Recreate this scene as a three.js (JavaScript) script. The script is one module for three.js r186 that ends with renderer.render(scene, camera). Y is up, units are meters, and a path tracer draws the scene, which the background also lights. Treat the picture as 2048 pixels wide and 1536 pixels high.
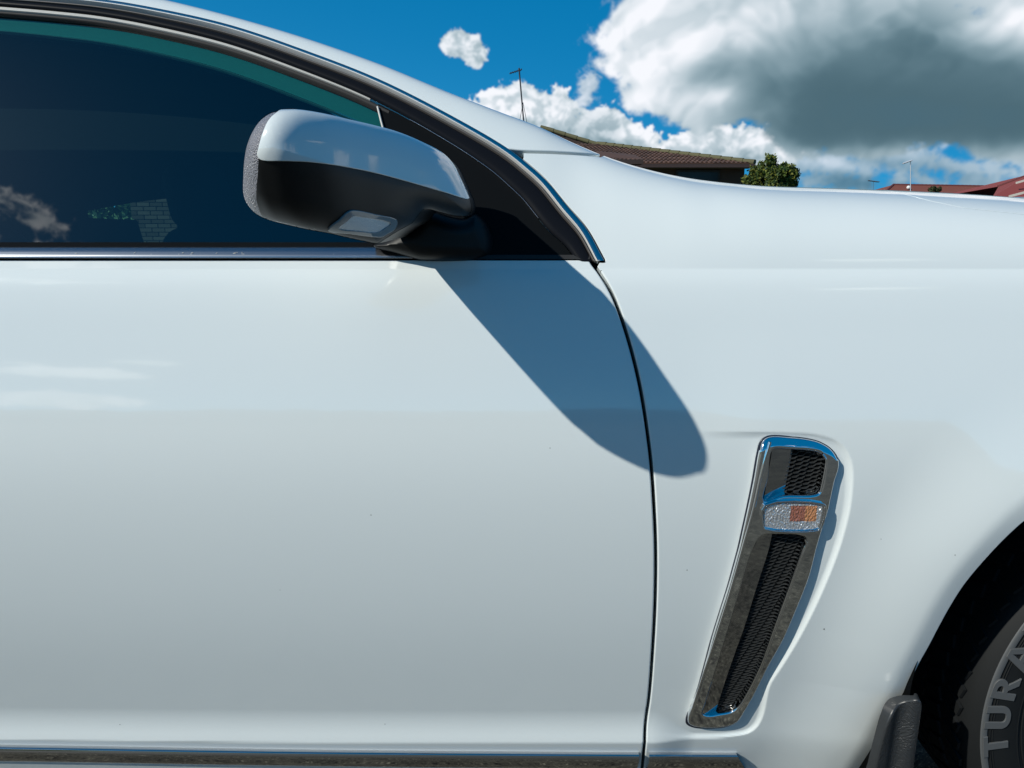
import * as THREE from 'three';
import { ImprovedNoise } from 'three/addons/math/ImprovedNoise.js';
import { RoundedBoxGeometry } from 'three/addons/geometries/RoundedBoxGeometry.js';
import { TextGeometry } from 'three/addons/geometries/TextGeometry.js';
import { FontLoader } from 'three/addons/loaders/FontLoader.js';
import { mergeGeometries, mergeVertices } from 'three/addons/utils/BufferGeometryUtils.js';

// ------------------------------------------------------------------ camera, sun, exposure
const scene = new THREE.Scene();
const FOCAL = 1507, PITCH = 13 * Math.PI / 180, EYE = new THREE.Vector3(0, 1.03, 0.9);
const camera = new THREE.PerspectiveCamera(2 * Math.atan(768 / FOCAL) * 180 / Math.PI, 4 / 3, 0.05, 2000);
camera.position.copy(EYE);
camera.rotation.set(-PITCH, 0, 0);
scene.add(camera);
const renderer = new THREE.WebGLRenderer({ antialias: true });
renderer.setSize(1024, 768);
renderer.toneMapping = THREE.LinearToneMapping;
renderer.toneMappingExposure = 1.0;
renderer.shadowMap.enabled = true;
const SUN = new THREE.Vector3(-0.674, 0.575, 0.457).normalize();
const sun = new THREE.DirectionalLight(new THREE.Color().setRGB(1.0, 0.965, 0.87), 4.45);
sun.position.copy(SUN).multiplyScalar(40); sun.castShadow = true; sun.shadow.radius = 1;
Object.assign(sun.shadow.camera, { left: -30, right: 30, top: 30, bottom: -30, near: 1, far: 120 });
sun.shadow.mapSize.set(4096, 4096);
scene.add(sun, sun.target);

// ------------------------------------------------------------------ small helpers
let seed = 7;
const rnd = () => { seed = (seed * 1664525 + 1013904223) >>> 0; return seed / 4294967296; };
const clamp = (x, a = 0, b = 1) => Math.min(b, Math.max(a, x));
const sstep = (a, b, x) => { const t = clamp((x - a) / (b - a)); return t * t * (3 - 2 * t); };
const mix = (a, b, t) => a + (b - a) * t;
const V = (x, y, z) => new THREE.Vector3(x, y, z);
const perlin = new ImprovedNoise();
const fbm = (x, y, z, n = 5, g = 0.5) => { let s = 0, a = 1, t = 0; for (let i = 0; i < n; i++) { s += a * perlin.noise(x, y, z); t += a; a *= g; x = x * 2.03 + 3.1; y = y * 2.03 + 1.7; z = z * 2.03 + 5.3; } return s / t; };
// smooth function through points (cubic Hermite)
function curve(pts) {
  const X = pts.map(p => p[0]), Y = pts.map(p => p[1]), n = X.length, M = [];
  for (let i = 0; i < n; i++) {
    const a = Math.max(0, i - 1), b = Math.min(n - 1, i + 1);
    const d0 = i > 0 ? (Y[i] - Y[i - 1]) / (X[i] - X[i - 1]) : null, d1 = i < n - 1 ? (Y[i + 1] - Y[i]) / (X[i + 1] - X[i]) : null;
    M[i] = d0 === null ? d1 : d1 === null ? d0 : (d0 * (X[i + 1] - X[i]) + d1 * (X[i] - X[i - 1])) / (X[b] - X[a]);
    if (d0 !== null && d1 !== null && d0 * d1 <= 0) M[i] = 0;
  }
  return x => {
    if (x <= X[0]) return Y[0]; if (x >= X[n - 1]) return Y[n - 1];
    let i = 0; while (x > X[i + 1]) i++;
    const h = X[i + 1] - X[i], t = (x - X[i]) / h, t2 = t * t, t3 = t2 * t;
    return (2 * t3 - 3 * t2 + 1) * Y[i] + (t3 - 2 * t2 + t) * h * M[i] + (-2 * t3 + 3 * t2) * Y[i + 1] + (t3 - t2) * h * M[i + 1];
  };
}
// direction of sight through a point of the photograph, scaled to one metre of depth along -z
function sight(px, py) {
  const xc = (px - 1024) / FOCAL, yc = (768 - py) / FOCAL, w = yc * Math.sin(PITCH) + Math.cos(PITCH);
  return [xc / w, (yc * Math.cos(PITCH) - Math.sin(PITCH)) / w];
}
function at(px, py, z) { const [a, b] = sight(px, py), d = EYE.z - z; return V(a * d, EYE.y + b * d, z); }

// names, labels
const taken = {};
function numbered(name) { const k = taken[name] = (taken[name] ?? -1) + 1; return k ? name + '_' + String(k).padStart(3, '0') : name; }
function tag(o, label, category, group) { o.userData = { label, category }; if (group) o.userData.group = group; return o; }
function thing(name, label, category, p = [0, 0, 0], group) { const g = new THREE.Group(); g.name = numbered(name); g.position.set(...p); scene.add(g); return tag(g, label, category, group); }
function mesh(name, geo, mat, parent = scene) { const m = new THREE.Mesh(geo, mat); m.name = parent === scene ? numbered(name) : name; m.castShadow = m.receiveShadow = true; parent.add(m); return m; }
function part(name, parent) { const g = new THREE.Group(); g.name = name; parent.add(g); return g; }
const rgb = (r, g, b) => new THREE.Color().setRGB(r, g, b);

// ------------------------------------------------------------------ sky
{
  const SW = 4096, SH = 2048, data = new Float32Array(SW * SH * 4);
  const aim = (px, py) => { const [a, b] = sight(px, py); const az = Math.atan2(a, 1), el = Math.atan2(b, Math.hypot(a, 1)); return [az * 57.2958, el * 57.2958]; };
  const K = 57.2958 / FOCAL * 0.95;
  const blob = ([px, py, rx, ry, turn = 0, w = 1]) => { const [az, el] = aim(px, py); return { az, el, rx: rx * K, ry: ry * K, c: Math.cos(turn / 57.2958), s: Math.sin(turn / 57.2958), w }; };
  const bump = (b, az, eld) => { let da = az - b.az; if (da > 180) da -= 360; if (da < -180) da += 360; const de = eld - b.el, x = (da * b.c - de * b.s) / b.rx, y = (da * b.s + de * b.c) / b.ry, q = x * x + y * y; return q > 9 ? 0 : b.w * Math.exp(-0.9 * q); };
  // masses of cloud, the farthest first: where they lie, how rough and soft their edges are, how grey they are
  const groups = [
    { freq: 26, amp: 0.62, edge: 0.42, T: 0.54, relief: 0.10, base: 0.22, blobs: [[1650, 330, 110, 34, 12], [1800, 312, 220, 30, 14], [1985, 264, 150, 36, 16], [1720, 366, 150, 22], [1915, 366, 52, 15], [2090, 300, 100, 44, 14], [2140, 386, 200, 18], [1660, 300, 90, 30, 0]],
      dark: [[1660, 352, 90, 16, 12, 0.25], [1820, 335, 150, 14, 14, 0.22], [1740, 372, 130, 14, 0, 0.2]], light: [[1640, 322, 60, 16, 14, 0.14], [1900, 285, 60, 18, 14, 0.14]] },
    { freq: 34, amp: 0.60, edge: 0.10, T: 0.48, relief: 0.22, base: 0.0, blobs: [[1062, 222, 84, 58], [985, 214, 54, 26, -10], [1010, 246, 90, 46], [1160, 262, 62, 50], [1228, 262, 58, 46], [1262, 284, 40, 26], [1120, 308, 230, 36], [1414, 266, 34, 30], [1366, 292, 30, 20], [1450, 302, 66, 30], [1497, 287, 44, 36], [1556, 292, 52, 28], [1470, 324, 120, 20]],
      dark: [[1110, 285, 110, 34, 0, 0.34], [1250, 300, 60, 20, 0, 0.25], [1440, 315, 90, 12, 0, 0.2], [1000, 262, 60, 20, 0, 0.2]], light: [] },
    { freq: 24, amp: 0.95, edge: 0.45, T: 0.48, relief: 0.2, base: 0.04, blobs: [[1192, 172, 52, 34, -20, 0.9], [1180, 208, 44, 22, 0, 0.7], [1196, 68, 50, 14, -20, 0.72], [1238, 112, 44, 34, 60, 0.9], [1262, 60, 50, 30, 40, 0.85], [1300, 20, 50, 30, 40, 0.85], [1262, 190, 46, 26, 0, 0.8], [1220, 140, 40, 20, 0, 0.8]], dark: [], light: [] },
    { freq: 11, amp: 0.50, edge: 0.22, T: 0.47, relief: 0.15, base: 0.03, blobs: [[1290, 122, 66, 46, 20], [1395, 95, 165, 82, 15], [1342, 180, 88, 32, -12], [1500, 196, 130, 44, -14], [1640, 115, 260, 130], [1672, 236, 150, 66, 0], [1950, 85, 380, 132, 8], [1890, 204, 250, 66, 13], [2250, 100, 300, 120, 14], [1440, 15, 130, 48], [1500, -90, 190, 90], [1760, -130, 300, 130], [2080, -120, 320, 140], [1680, -330, 240, 110, 10], [2000, -380, 330, 130], [2450, -100, 260, 160]],
      dark: [[1670, 264, 130, 42, 2, 0.74], [1880, 234, 240, 44, 13, 0.80], [2080, 196, 180, 54, 16, 0.55], [1412, 146, 85, 24, -8, 0.24], [1575, 180, 130, 55, 0, 0.24], [1790, 150, 240, 80, 0, 0.34], [1680, 70, 170, 60, 0, 0.2], [1950, 110, 260, 70, 8, 0.14]], light: [[1446, 190, 46, 22, -10, 0.26], [2010, 48, 80, 38, 0, 0.26], [1320, 100, 120, 80, 0, 0.08], [1735, 90, 40, 40, 0, 0.08], [1560, 45, 60, 30, 0, 0.1]] },
    { freq: 34, amp: 0.55, edge: 0.12, T: 0.50, relief: 0.3, base: 0.03, blobs: [[902, 84, 28, 20], [934, 92, 36, 26], [952, 116, 20, 18]], dark: [], light: [] },
    { freq: 12, amp: 0.62, edge: 0.3, T: 0.50, relief: 0.2, base: 0.06, blobs: [], dark: [], light: [], bright: 1 },
    { freq: 20, amp: 0.95, edge: 0.44, T: 0.52, relief: 0.1, base: 0.05, blobs: [], dark: [], light: [], bright: 0.35 },
  ].map(g => ({ ...g, blobs: g.blobs.map(blob), dark: g.dark.map(blob), light: g.light.map(blob) }));
  // the rest of the sky: a few scattered clouds round the car
  seed = 4242;
  for (let i = 0; i < 12; i++) {
    const az = 55 + i * 21 + rnd() * 14, el = 3 + Math.pow(rnd(), 2.0) * 40, r = 2.6 + rnd() * 4;
    if (az > 140 && az < 204 && el < 22) continue;
    for (let j = 0; j < 3; j++) groups[5].blobs.push({ az: az + (rnd() - 0.5) * r * 1.8, el: el + (rnd() - 0.5) * r * 0.3, rx: r * (0.6 + rnd() * 0.6), ry: r * (0.16 + rnd() * 0.14), c: 1, s: 0, w: 0.95 });
  }
  for (let i = 0; i < 9; i++) groups[5].blobs.push({ az: 204 + i * 2.6 + rnd() * 3, el: 3.2 + rnd() * 7, rx: 2.5 + rnd() * 3.5, ry: 0.4 + rnd() * 0.5, c: 1, s: 0, w: 0.95 });
  for (let i = 0; i < 12; i++) groups[6].blobs.push({ az: 216 + rnd() * 12, el: 31 + rnd() * 9, rx: 1.2 + rnd() * 2.2, ry: 0.7 + rnd() * 1.2, c: 1, s: 0, w: 0.9 });
  const sunAz = Math.atan2(SUN.x, -SUN.z) * 57.2958;
  const puff = (x, y, z, n) => { let b = 0, a = 0.5, k = 1; for (let o = 0; o < n; o++) { b += a * (1 - 2.2 * Math.abs(perlin.noise(x * k + o * 7, y * k * 1.1, z * k))); a *= 0.55; k *= 2.07; } return b; };
  const reach = b => Math.max(b.ry * Math.abs(b.c), b.rx * Math.abs(b.s)) * 2.2 + 0.6;
  for (let j = 0; j < SH; j++) {
    const el = ((j + 0.5) / SH - 0.5) * Math.PI, eld = el * 57.2958, ce = Math.cos(el), se = Math.sin(el);
    const here = eld > -2 ? groups.map(g => ({ g, bl: g.blobs.filter(b => Math.abs(eld - b.el) < reach(b)) })).filter(q => q.bl.length) : [];
    const h = Math.exp(-Math.max(0, eld) / 3.5), m = Math.exp(-Math.max(0, eld) / 42), wide = Math.exp(-Math.max(0, eld) / 5);
    for (let i = 0; i < SW; i++) {
      const ph = ((i + 0.5) / SW - 0.5) * 2 * Math.PI, dx = ce * Math.cos(ph), dz = ce * Math.sin(ph);
      const az = Math.atan2(dx, -dz) * 57.2958;
      // clear air: deep blue, darker overhead, paler at the horizon, hazy white low down on the sun's side
      let r = 0.001 + 0.035 * h, g = mix(0.06, 0.235, m) + 0.13 * h, b = mix(0.165, 0.56, m) + 0.14 * h;
      const side = Math.pow(0.5 + 0.5 * Math.cos((az - sunAz) / 57.2958), 1.5) * wide;
      r += 0.32 * side; g += 0.66 * side; b += 0.72 * side;
      const ang = Math.acos(clamp(dx * SUN.x + se * SUN.y + dz * SUN.z, -1, 1)) * 57.2958, gl = 0.4 * Math.exp(-ang / 6);
      r += gl; g += gl; b += gl * 0.95;
      for (const { g: G, bl } of here) {
        let keep = 1; for (const q of bl) { const e = bump(q, az, eld); if (e > 0) keep *= 1 - Math.min(0.995, e); }
        const f = 1 - keep; if (f < 0.08) continue;
        const F = G.freq, wx = 0.22 / F * perlin.noise(dx * F * 0.7 + 5, se * F * 0.7, dz * F * 0.7), wy = 0.22 / F * perlin.noise(dx * F * 0.7, se * F * 0.7 + 9, dz * F * 0.7);
        const nx = (dx + wx) * F, ny = (se + wy) * F, nz = dz * F, n = puff(nx, ny, nz, 6);
        const d = f - G.T + G.amp * (n - 0.60), al = sstep(0, G.edge, d) * (G.edge > 0.4 ? 0.8 : 1);
        if (al <= 0) continue;
        const rel = clamp(0.5 + 1.6 * (puff(nx, ny, nz, 3) - puff(nx - 0.22, ny + 0.30, nz, 3)), 0, 1);
        let gg = G.base + G.relief * (1 - rel) + 0.06 * (1 - sstep(0, 0.3, d));
        for (const q of G.dark) gg += bump(q, az, eld); for (const q of G.light) gg -= bump(q, az, eld);
        if (G.dark.length) gg += 0.30 * fbm(nx * 0.45 + 3, ny * 0.6, nz * 0.45, 4);
        gg = Math.max(0, gg); if (G.dark.length && gg > 0.3) gg += 0.25 * sstep(0.3, 0.8, gg) * fbm(nx * 0.7 + 8, ny * 1.1, nz * 0.7, 4); gg = gg < 0.6 ? gg : 0.6 + 0.34 * (1 - Math.exp(-(gg - 0.6) / 0.22));
        const lum = G.bright ? 1 + 2.2 * G.bright * Math.exp(-ang / 45) : 1;
        r = mix(r, 0.93 * lum * Math.exp(-2.75 * gg), al); g = mix(g, 0.95 * lum * Math.exp(-2.05 * gg), al); b = mix(b, 1.0 * lum * Math.exp(-1.85 * gg), al);
      }
      if (eld < 0) { r = 0.06; g = 0.065; b = 0.07; }
      const o = (j * SW + i) * 4; data[o] = r; data[o + 1] = g; data[o + 2] = b; data[o + 3] = 1;
    }
  }
  const sky = new THREE.DataTexture(data, SW, SH, THREE.RGBAFormat, THREE.FloatType);
  sky.mapping = THREE.EquirectangularReflectionMapping; sky.magFilter = THREE.LinearFilter; sky.minFilter = THREE.LinearFilter; sky.needsUpdate = true;
  scene.background = sky; scene.environment = sky;
}

// ------------------------------------------------------------------ materials
function noiseTex(n, fn, srgb) {
  const d = new Uint8Array(n * n * 4);
  for (let j = 0; j < n; j++) for (let i = 0; i < n; i++) { const c = fn(i / n, j / n), o = (j * n + i) * 4; d[o] = c[0] * 255; d[o + 1] = c[1] * 255; d[o + 2] = c[2] * 255; d[o + 3] = 255; }
  const t = new THREE.DataTexture(d, n, n); t.wrapS = t.wrapT = THREE.RepeatWrapping; t.magFilter = THREE.LinearFilter; t.minFilter = THREE.LinearMipmapLinearFilter; t.generateMipmaps = true; if (srgb) t.colorSpace = THREE.SRGBColorSpace; t.needsUpdate = true; return t;
}
const wrapNoise = (u, v, f, s) => { // noise that repeats
  const a = u * 2 * Math.PI, b = v * 2 * Math.PI, R = f / 6.283; return perlin.noise(Math.cos(a) * R + s, Math.sin(a) * R + Math.cos(b) * R * 1.01 + s * 2, Math.sin(b) * R + s * 3);
};
const grainBump = noiseTex(256, (u, v) => { const g = clamp(0.5 + 0.9 * wrapNoise(u, v, 40, 3) + 0.5 * wrapNoise(u, v, 90, 7)); return [g, g, g]; });
const speckle = noiseTex(512, (u, v) => { const n = wrapNoise(u, v, 60, 1), m = wrapNoise(u, v, 150, 5), l = wrapNoise(u, v, 6, 9); let g = 0.29 + 0.12 * n + 0.15 * m + 0.08 * l; if (m > 0.38) g += 0.15; if (n < -0.36) g -= 0.08; g = clamp(g, 0.05, 0.9); return [g * 1.02, g, g * 0.9]; }, true);
const peel = grainBump.clone(); peel.repeat.set(9, 9); peel.needsUpdate = true;
const P = (o) => new THREE.MeshPhysicalMaterial(o);
const M = {
  paint: P({ color: rgb(0.70, 0.75, 0.75), roughness: 0.1, clearcoat: 1, clearcoatRoughness: 0.012, bumpMap: peel, bumpScale: 0.000004 }),
  chrome: P({ color: rgb(0.86, 0.87, 0.88), metalness: 1, roughness: 0.04 }),
  darkChrome: P({ color: rgb(0.55, 0.55, 0.56), metalness: 1, roughness: 0.045 }),
  satin: P({ color: rgb(0.42, 0.44, 0.48), metalness: 1, roughness: 0.26 }),
  gloss: P({ color: rgb(0.012, 0.013, 0.016), roughness: 0.12, clearcoat: 0.6, clearcoatRoughness: 0.05 }),
  frame: P({ color: rgb(0.007, 0.008, 0.011), roughness: 0.34, specularIntensity: 0.14 }),
  black: P({ color: rgb(0.007, 0.008, 0.009), roughness: 0.42, specularIntensity: 0.55 }),
  gasket: P({ color: rgb(0.012, 0.016, 0.03), roughness: 0.3 }),
  sail: P({ color: rgb(0.006, 0.007, 0.008), roughness: 0.4, specularIntensity: 0.06 }),
  rubber: P({ color: rgb(0.014, 0.014, 0.015), roughness: 0.75 }),
  strip: P({ color: rgb(0.075, 0.07, 0.068), roughness: 0.5 }),
  bright: P({ color: rgb(0.78, 0.79, 0.78), roughness: 0.3 }),
  pale: P({ color: rgb(0.46, 0.46, 0.44), roughness: 0.45 }),
  grain: P({ color: rgb(0.20, 0.20, 0.225), roughness: 0.3, bumpMap: grainBump, bumpScale: 0.0007 }),
  flap: P({ color: rgb(0.022, 0.024, 0.026), roughness: 0.38, bumpMap: grainBump, bumpScale: 0.0006 }),
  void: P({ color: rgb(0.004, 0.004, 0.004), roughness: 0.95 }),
  glass: P({ color: rgb(0.14, 0.30, 0.29), transmission: 1, thickness: 0, roughness: 0, ior: 2.0 }),
  shield: P({ color: rgb(0.55, 0.68, 0.64), transmission: 1, thickness: 0, roughness: 0, ior: 1.52 }),
  channel: P({ color: rgb(0.34, 0.85, 0.80), roughness: 0.6 }),
  channelEdge: P({ color: rgb(0.7, 0.9, 0.85), roughness: 0.5 }),
  trimDark: P({ color: rgb(0.008, 0.010, 0.011), roughness: 0.85 }),
  seat: P({ color: rgb(0.015, 0.018, 0.022), roughness: 0.85 }),
  lens: P({ color: rgb(0.97, 0.98, 0.98), transmission: 1, thickness: 0, roughness: 0.02, ior: 1.5 }),
  frost: P({ color: rgb(0.62, 0.66, 0.68), roughness: 0.3, clearcoat: 0.7 }),
  lensRim: P({ color: rgb(0.16, 0.18, 0.19), roughness: 0.18, clearcoat: 1 }),
  silver: P({ color: rgb(0.75, 0.75, 0.77), metalness: 1, roughness: 0.16 }),
  amber: P({ color: rgb(0.50, 0.22, 0.10), roughness: 0.16, clearcoat: 1 }),
  reflector: P({ color: rgb(0.72, 0.71, 0.72), metalness: 0.7, roughness: 0.3 }),
  amberDark: P({ color: rgb(0.32, 0.12, 0.08), roughness: 0.2, clearcoat: 1 }),
  mirror: P({ color: rgb(0.9, 0.9, 0.9), metalness: 1, roughness: 0.01 }),
  tyre: P({ color: rgb(0.006, 0.0072, 0.008), roughness: 0.7, specularIntensity: 0.6 }),
  tyreRaised: P({ color: rgb(0.075, 0.08, 0.084), roughness: 0.6 }),
  alloy: P({ color: rgb(0.5, 0.5, 0.52), metalness: 1, roughness: 0.3 }),
};

// ------------------------------------------------------------------ meshing of sheets
// A sheet over a grid of (u, v), cut where f(u, v) < 0, its cut edges rolled over (radius r) and returned inwards by depth.
function sheet({ us, vs, pos, nrm, f, r = 0, depth = 0, uvScale = 1, flip = false, offset = 0 }) {
  const out = [], on = [], ouv = [], idx = [];
  const eps = 4e-4;
  const normal = nrm || ((u, v) => { const a = pos(u + eps, v).sub(pos(u - eps, v)), b = pos(u, v + eps).sub(pos(u, v - eps)); const n = a.cross(b).normalize(); return flip ? n.negate() : n; });
  const add = (p, n, u, v) => { out.push(p.x, p.y, p.z); on.push(n.x, n.y, n.z); ouv.push(u * uvScale, v * uvScale); return out.length / 3 - 1; };
  const nu = us.length, nv = vs.length, F = f ? new Float64Array(nu * nv) : null, id = new Int32Array(nu * nv).fill(-1);
  if (f) for (let j = 0; j < nv; j++) for (let i = 0; i < nu; i++) F[j * nu + i] = f(us[i], vs[j]);
  const put = (u, v) => { const n = normal(u, v), p = pos(u, v); if (offset) p.addScaledVector(n, offset); return add(p, n, u, v); };
  const vert = (i, j) => { const k = j * nu + i; if (id[k] < 0) id[k] = put(us[i], vs[j]); return id[k]; };
  const cutCache = new Map();
  const cut = (i0, j0, i1, j1) => {
    const a = j0 * nu + i0, b = j1 * nu + i1, key = a < b ? a + '_' + b : b + '_' + a;
    if (cutCache.has(key)) return cutCache.get(key);
    let [ua, va, ub, vb] = F[a] >= 0 ? [us[i0], vs[j0], us[i1], vs[j1]] : [us[i1], vs[j1], us[i0], vs[j0]];
    for (let k = 0; k < 14; k++) { const um = (ua + ub) / 2, vm = (va + vb) / 2; if (f(um, vm) >= 0) { ua = um; va = vm; } else { ub = um; vb = vm; } }
    const q = { k: put(ua, va), u: ua, v: va }; cutCache.set(key, q); return q;
  };
  const tri = (a, b, c) => { flip ? idx.push(a, c, b) : idx.push(a, b, c); };
  const edges = [];
  for (let j = 0; j < nv - 1; j++) for (let i = 0; i < nu - 1; i++) {
    const cs = [[i, j], [i + 1, j], [i + 1, j + 1], [i, j + 1]];
    if (!f) { const q = cs.map(c => vert(...c)); tri(q[0], q[1], q[2]); tri(q[0], q[2], q[3]); continue; }
    for (const t of (i + j) % 2 ? [[0, 1, 2], [0, 2, 3]] : [[0, 1, 3], [1, 2, 3]]) {
      const poly = [];
      for (let k = 0; k < 3; k++) {
        const A = cs[t[k]], B = cs[t[(k + 1) % 3]], fa = F[A[1] * nu + A[0]] >= 0, fb = F[B[1] * nu + B[0]] >= 0;
        if (fa) poly.push({ k: vert(...A) });
        if (fa !== fb) poly.push({ ...cut(...A, ...B), c: 1 });
      }
      if (poly.length < 3) continue;
      for (let k = 1; k + 1 < poly.length; k++) tri(poly[0].k, poly[k].k, poly[k + 1].k);
      for (let k = 0; k < poly.length; k++) { const a = poly[k], b = poly[(k + 1) % poly.length]; if (a.c && b.c) edges.push([a.k, b.k]); }
    }
  }
  if (depth > 0 || r > 0) {
    // edge directions averaged per vertex, so that the rolled edge is smooth
    const dirs = new Map(), p = k => V(out[3 * k], out[3 * k + 1], out[3 * k + 2]), nn = k => V(on[3 * k], on[3 * k + 1], on[3 * k + 2]);
    for (const [a, b] of edges) { const e = p(b).sub(p(a)); if (e.lengthSq() < 1e-14) continue; for (const k of [a, b]) dirs.set(k, (dirs.get(k) || V(0, 0, 0)).add(e)); }
    const rows = new Map(), K = r > 0 ? 5 : 0;
    const rowOf = k => {
      if (rows.has(k)) return rows.get(k);
      const N = nn(k), e = (dirs.get(k) || V(1, 0, 0)).clone().normalize(), o = e.clone().cross(N).normalize(); if (flip) o.negate();
      const base = p(k), row = [k];
      for (let q = 1; q <= K; q++) { const t = q / K * Math.PI / 2; row.push(add(base.clone().addScaledVector(o, r * Math.sin(t)).addScaledVector(N, -r * (1 - Math.cos(t))), N.clone().multiplyScalar(Math.cos(t)).addScaledVector(o, Math.sin(t)).normalize(), 0, 0)); }
      if (depth > 0) { const w = base.clone().addScaledVector(o, r).addScaledVector(N, -r); row.push(add(w, o, 0, 0), add(w.clone().addScaledVector(N, -depth), o, 0, 0)); }
      rows.set(k, row); return row;
    };
    for (const [a, b] of edges) { const A = rowOf(a), B = rowOf(b); for (let q = 0; q + 1 < A.length; q++) { if (depth > 0 && q === K) continue; tri(A[q], A[q + 1], B[q + 1]); tri(A[q], B[q + 1], B[q]); } }
  }
  const g = new THREE.BufferGeometry();
  g.setAttribute('position', new THREE.Float32BufferAttribute(out, 3)); g.setAttribute('normal', new THREE.Float32BufferAttribute(on, 3)); g.setAttribute('uv', new THREE.Float32BufferAttribute(ouv, 2)); g.setIndex(idx);
  return g;
}
const range = (a, b, n) => Array.from({ length: n + 1 }, (_, i) => a + (b - a) * i / n);
const steps = (a, b, h) => range(a, b, Math.max(1, Math.round((b - a) / h)));
// signed distance to a polygon, positive inside
function inside(poly) {
  const n = poly.length;
  return (x, y) => {
    let d = 1e9, w = false;
    for (let i = 0, j = n - 1; i < n; j = i++) {
      const [xi, yi] = poly[i], [xj, yj] = poly[j], ex = xj - xi, ey = yj - yi, px = x - xi, py = y - yi, t = clamp((px * ex + py * ey) / (ex * ex + ey * ey || 1e-12)), qx = px - ex * t, qy = py - ey * t;
      d = Math.min(d, qx * qx + qy * qy);
      if ((yi > y) !== (yj > y) && x < ex * (y - yi) / ey + xi) w = !w;
    }
    return (w ? 1 : -1) * Math.sqrt(d);
  };
}
// smooth polyline through points
function smooth(pts, n = 8, closed = false) { const c = new THREE.CatmullRomCurve3(pts.map(p => V(p[0], p[1], 0)), closed, 'centripetal'); return c.getPoints(n * pts.length).map(p => [p.x, p.y]); }

// ------------------------------------------------------------------ the side of the car as one surface z = S(x, y)
const yOf = (py) => at(1024, py, -0.01).y;
const YB = yOf(545);                                   // crease under the windows
const tiltB = curve([[1640, -24], [1545, -20], [1505, -15], [1478, -15], [1370, -14.5], [1200, -9.5], [1000, -2], [830, 8.2], [700, 12], [620, 15], [575, 22], [556, 30], [545, 34]].map(([p, t]) => [yOf(p), t]));
function profile(tilt) { const N = 1600, y0 = 0.1, y1 = YB, z = new Float64Array(N + 1); let s = 0; for (let i = N - 1; i >= 0; i--) { const y = y0 + (y1 - y0) * (i + 0.5) / N; s += Math.tan(tilt(y) / 57.2958) * (y1 - y0) / N; z[i] = s; } return y => { const t = clamp((y - y0) / (y1 - y0)) * N, i = Math.min(N - 1, Math.floor(t)); return mix(z[i], z[i + 1], t - i); }; }
const profB = profile(tiltB), BULGE = profB(yOf(1100));
const zB = x => -BULGE;                                // z at the crease
// top edge of the body as it stands against the sky: [px, py, lean, overturn, hardness]
const ridge = [[316, 0, 0.44, 0.05, 5], [460, 35, 0.44, 0.05, 5], [620, 82, 0.44, 0.05, 5], [760, 131, 0.44, 0.05, 5], [920, 196, 0.45, 0.05, 4.5], [1000, 226.5, 0.46, 0.055, 4], [1078, 256, 0.48, 0.06, 3.6], [1140, 285, 0.5, 0.065, 3.2], [1220, 318, 0.46, 0.08, 2.8], [1300, 342, 0.40, 0.1, 2.6], [1340, 351, 0.36, 0.11, 2.5], [1400, 361, 0.32, 0.12, 2.5], [1500, 371, 0.28, 0.12, 2.4], [1640, 376, 0.28, 0.13, 2.4], [1800, 382, 0.28, 0.13, 2.4], [1900, 387, 0.28, 0.13, 2.4], [2048, 397, 0.28, 0.13, 2.4]].map(([px, py, lean, A, n]) => {
  let z = -0.3; for (let k = 0; k < 60; k++) { const q = at(px, py, z); z = mix(z, -BULGE - lean * (q.y - YB) - A, 0.5); } const q = at(px, py, z); return { x: q.x, y: q.y, lean, A, n };
});
const last = ridge[ridge.length - 1];
const rows = [{ x: -2.5, y: 1.36, lean: 0.44, A: 0.05, n: 5 }, { x: -1.7, y: 1.405, lean: 0.44, A: 0.05, n: 5 }, { x: -1.1, y: 1.39, lean: 0.44, A: 0.05, n: 5 }, { x: -0.75, y: 1.357, lean: 0.44, A: 0.05, n: 5 }, ...ridge, { x: 1.2, y: last.y - 0.035, lean: 0.28, A: 0.13, n: 2.4 }, { x: 1.7, y: last.y - 0.12, lean: 0.28, A: 0.13, n: 2.4 }];
const TOP = curve(rows.map(r => [r.x, r.y])), LEAN = curve(rows.map(r => [r.x, r.lean])), OVER = curve(rows.map(r => [r.x, r.A])), HARD = curve(rows.map(r => [r.x, r.n]));
const ON = 0; // body points from the photograph
// wheel arch (outline in the plane of the body side)
const archPx = [[1814, 1395], [1820, 1369], [1835, 1323], [1851, 1288], [1871, 1245], [1890, 1209], [1917, 1166], [1945, 1131], [1980, 1092], [2015, 1057], [2048, 1029]];
const AX = 1.0, AY = 0.31;
const arch = (() => {
  const left = archPx.map(([a, b]) => { const q = at(a, b, 0.008 - 0.034 * sstep(1040, 1420, b)); return [q.x, q.y]; });
  const [lx, ly] = left[left.length - 1], w = AX - lx, sl = 0.80, bow = t => [lx + w * t, ly + w * sl * t * (1 - t / 2)];
  const full = [[left[0][0] - 0.03, 0.02], [left[0][0] - 0.017, 0.25], [left[0][0] - 0.006, left[0][1] - 0.03], ...left, bow(0.25), bow(0.5), bow(0.75), bow(1)];
  const half = smooth(full, 5); return [...half, ...half.slice(0, -1).reverse().map(([x, y]) => [2 * AX - x, y])];
})();
const inArch = inside(arch);
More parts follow.
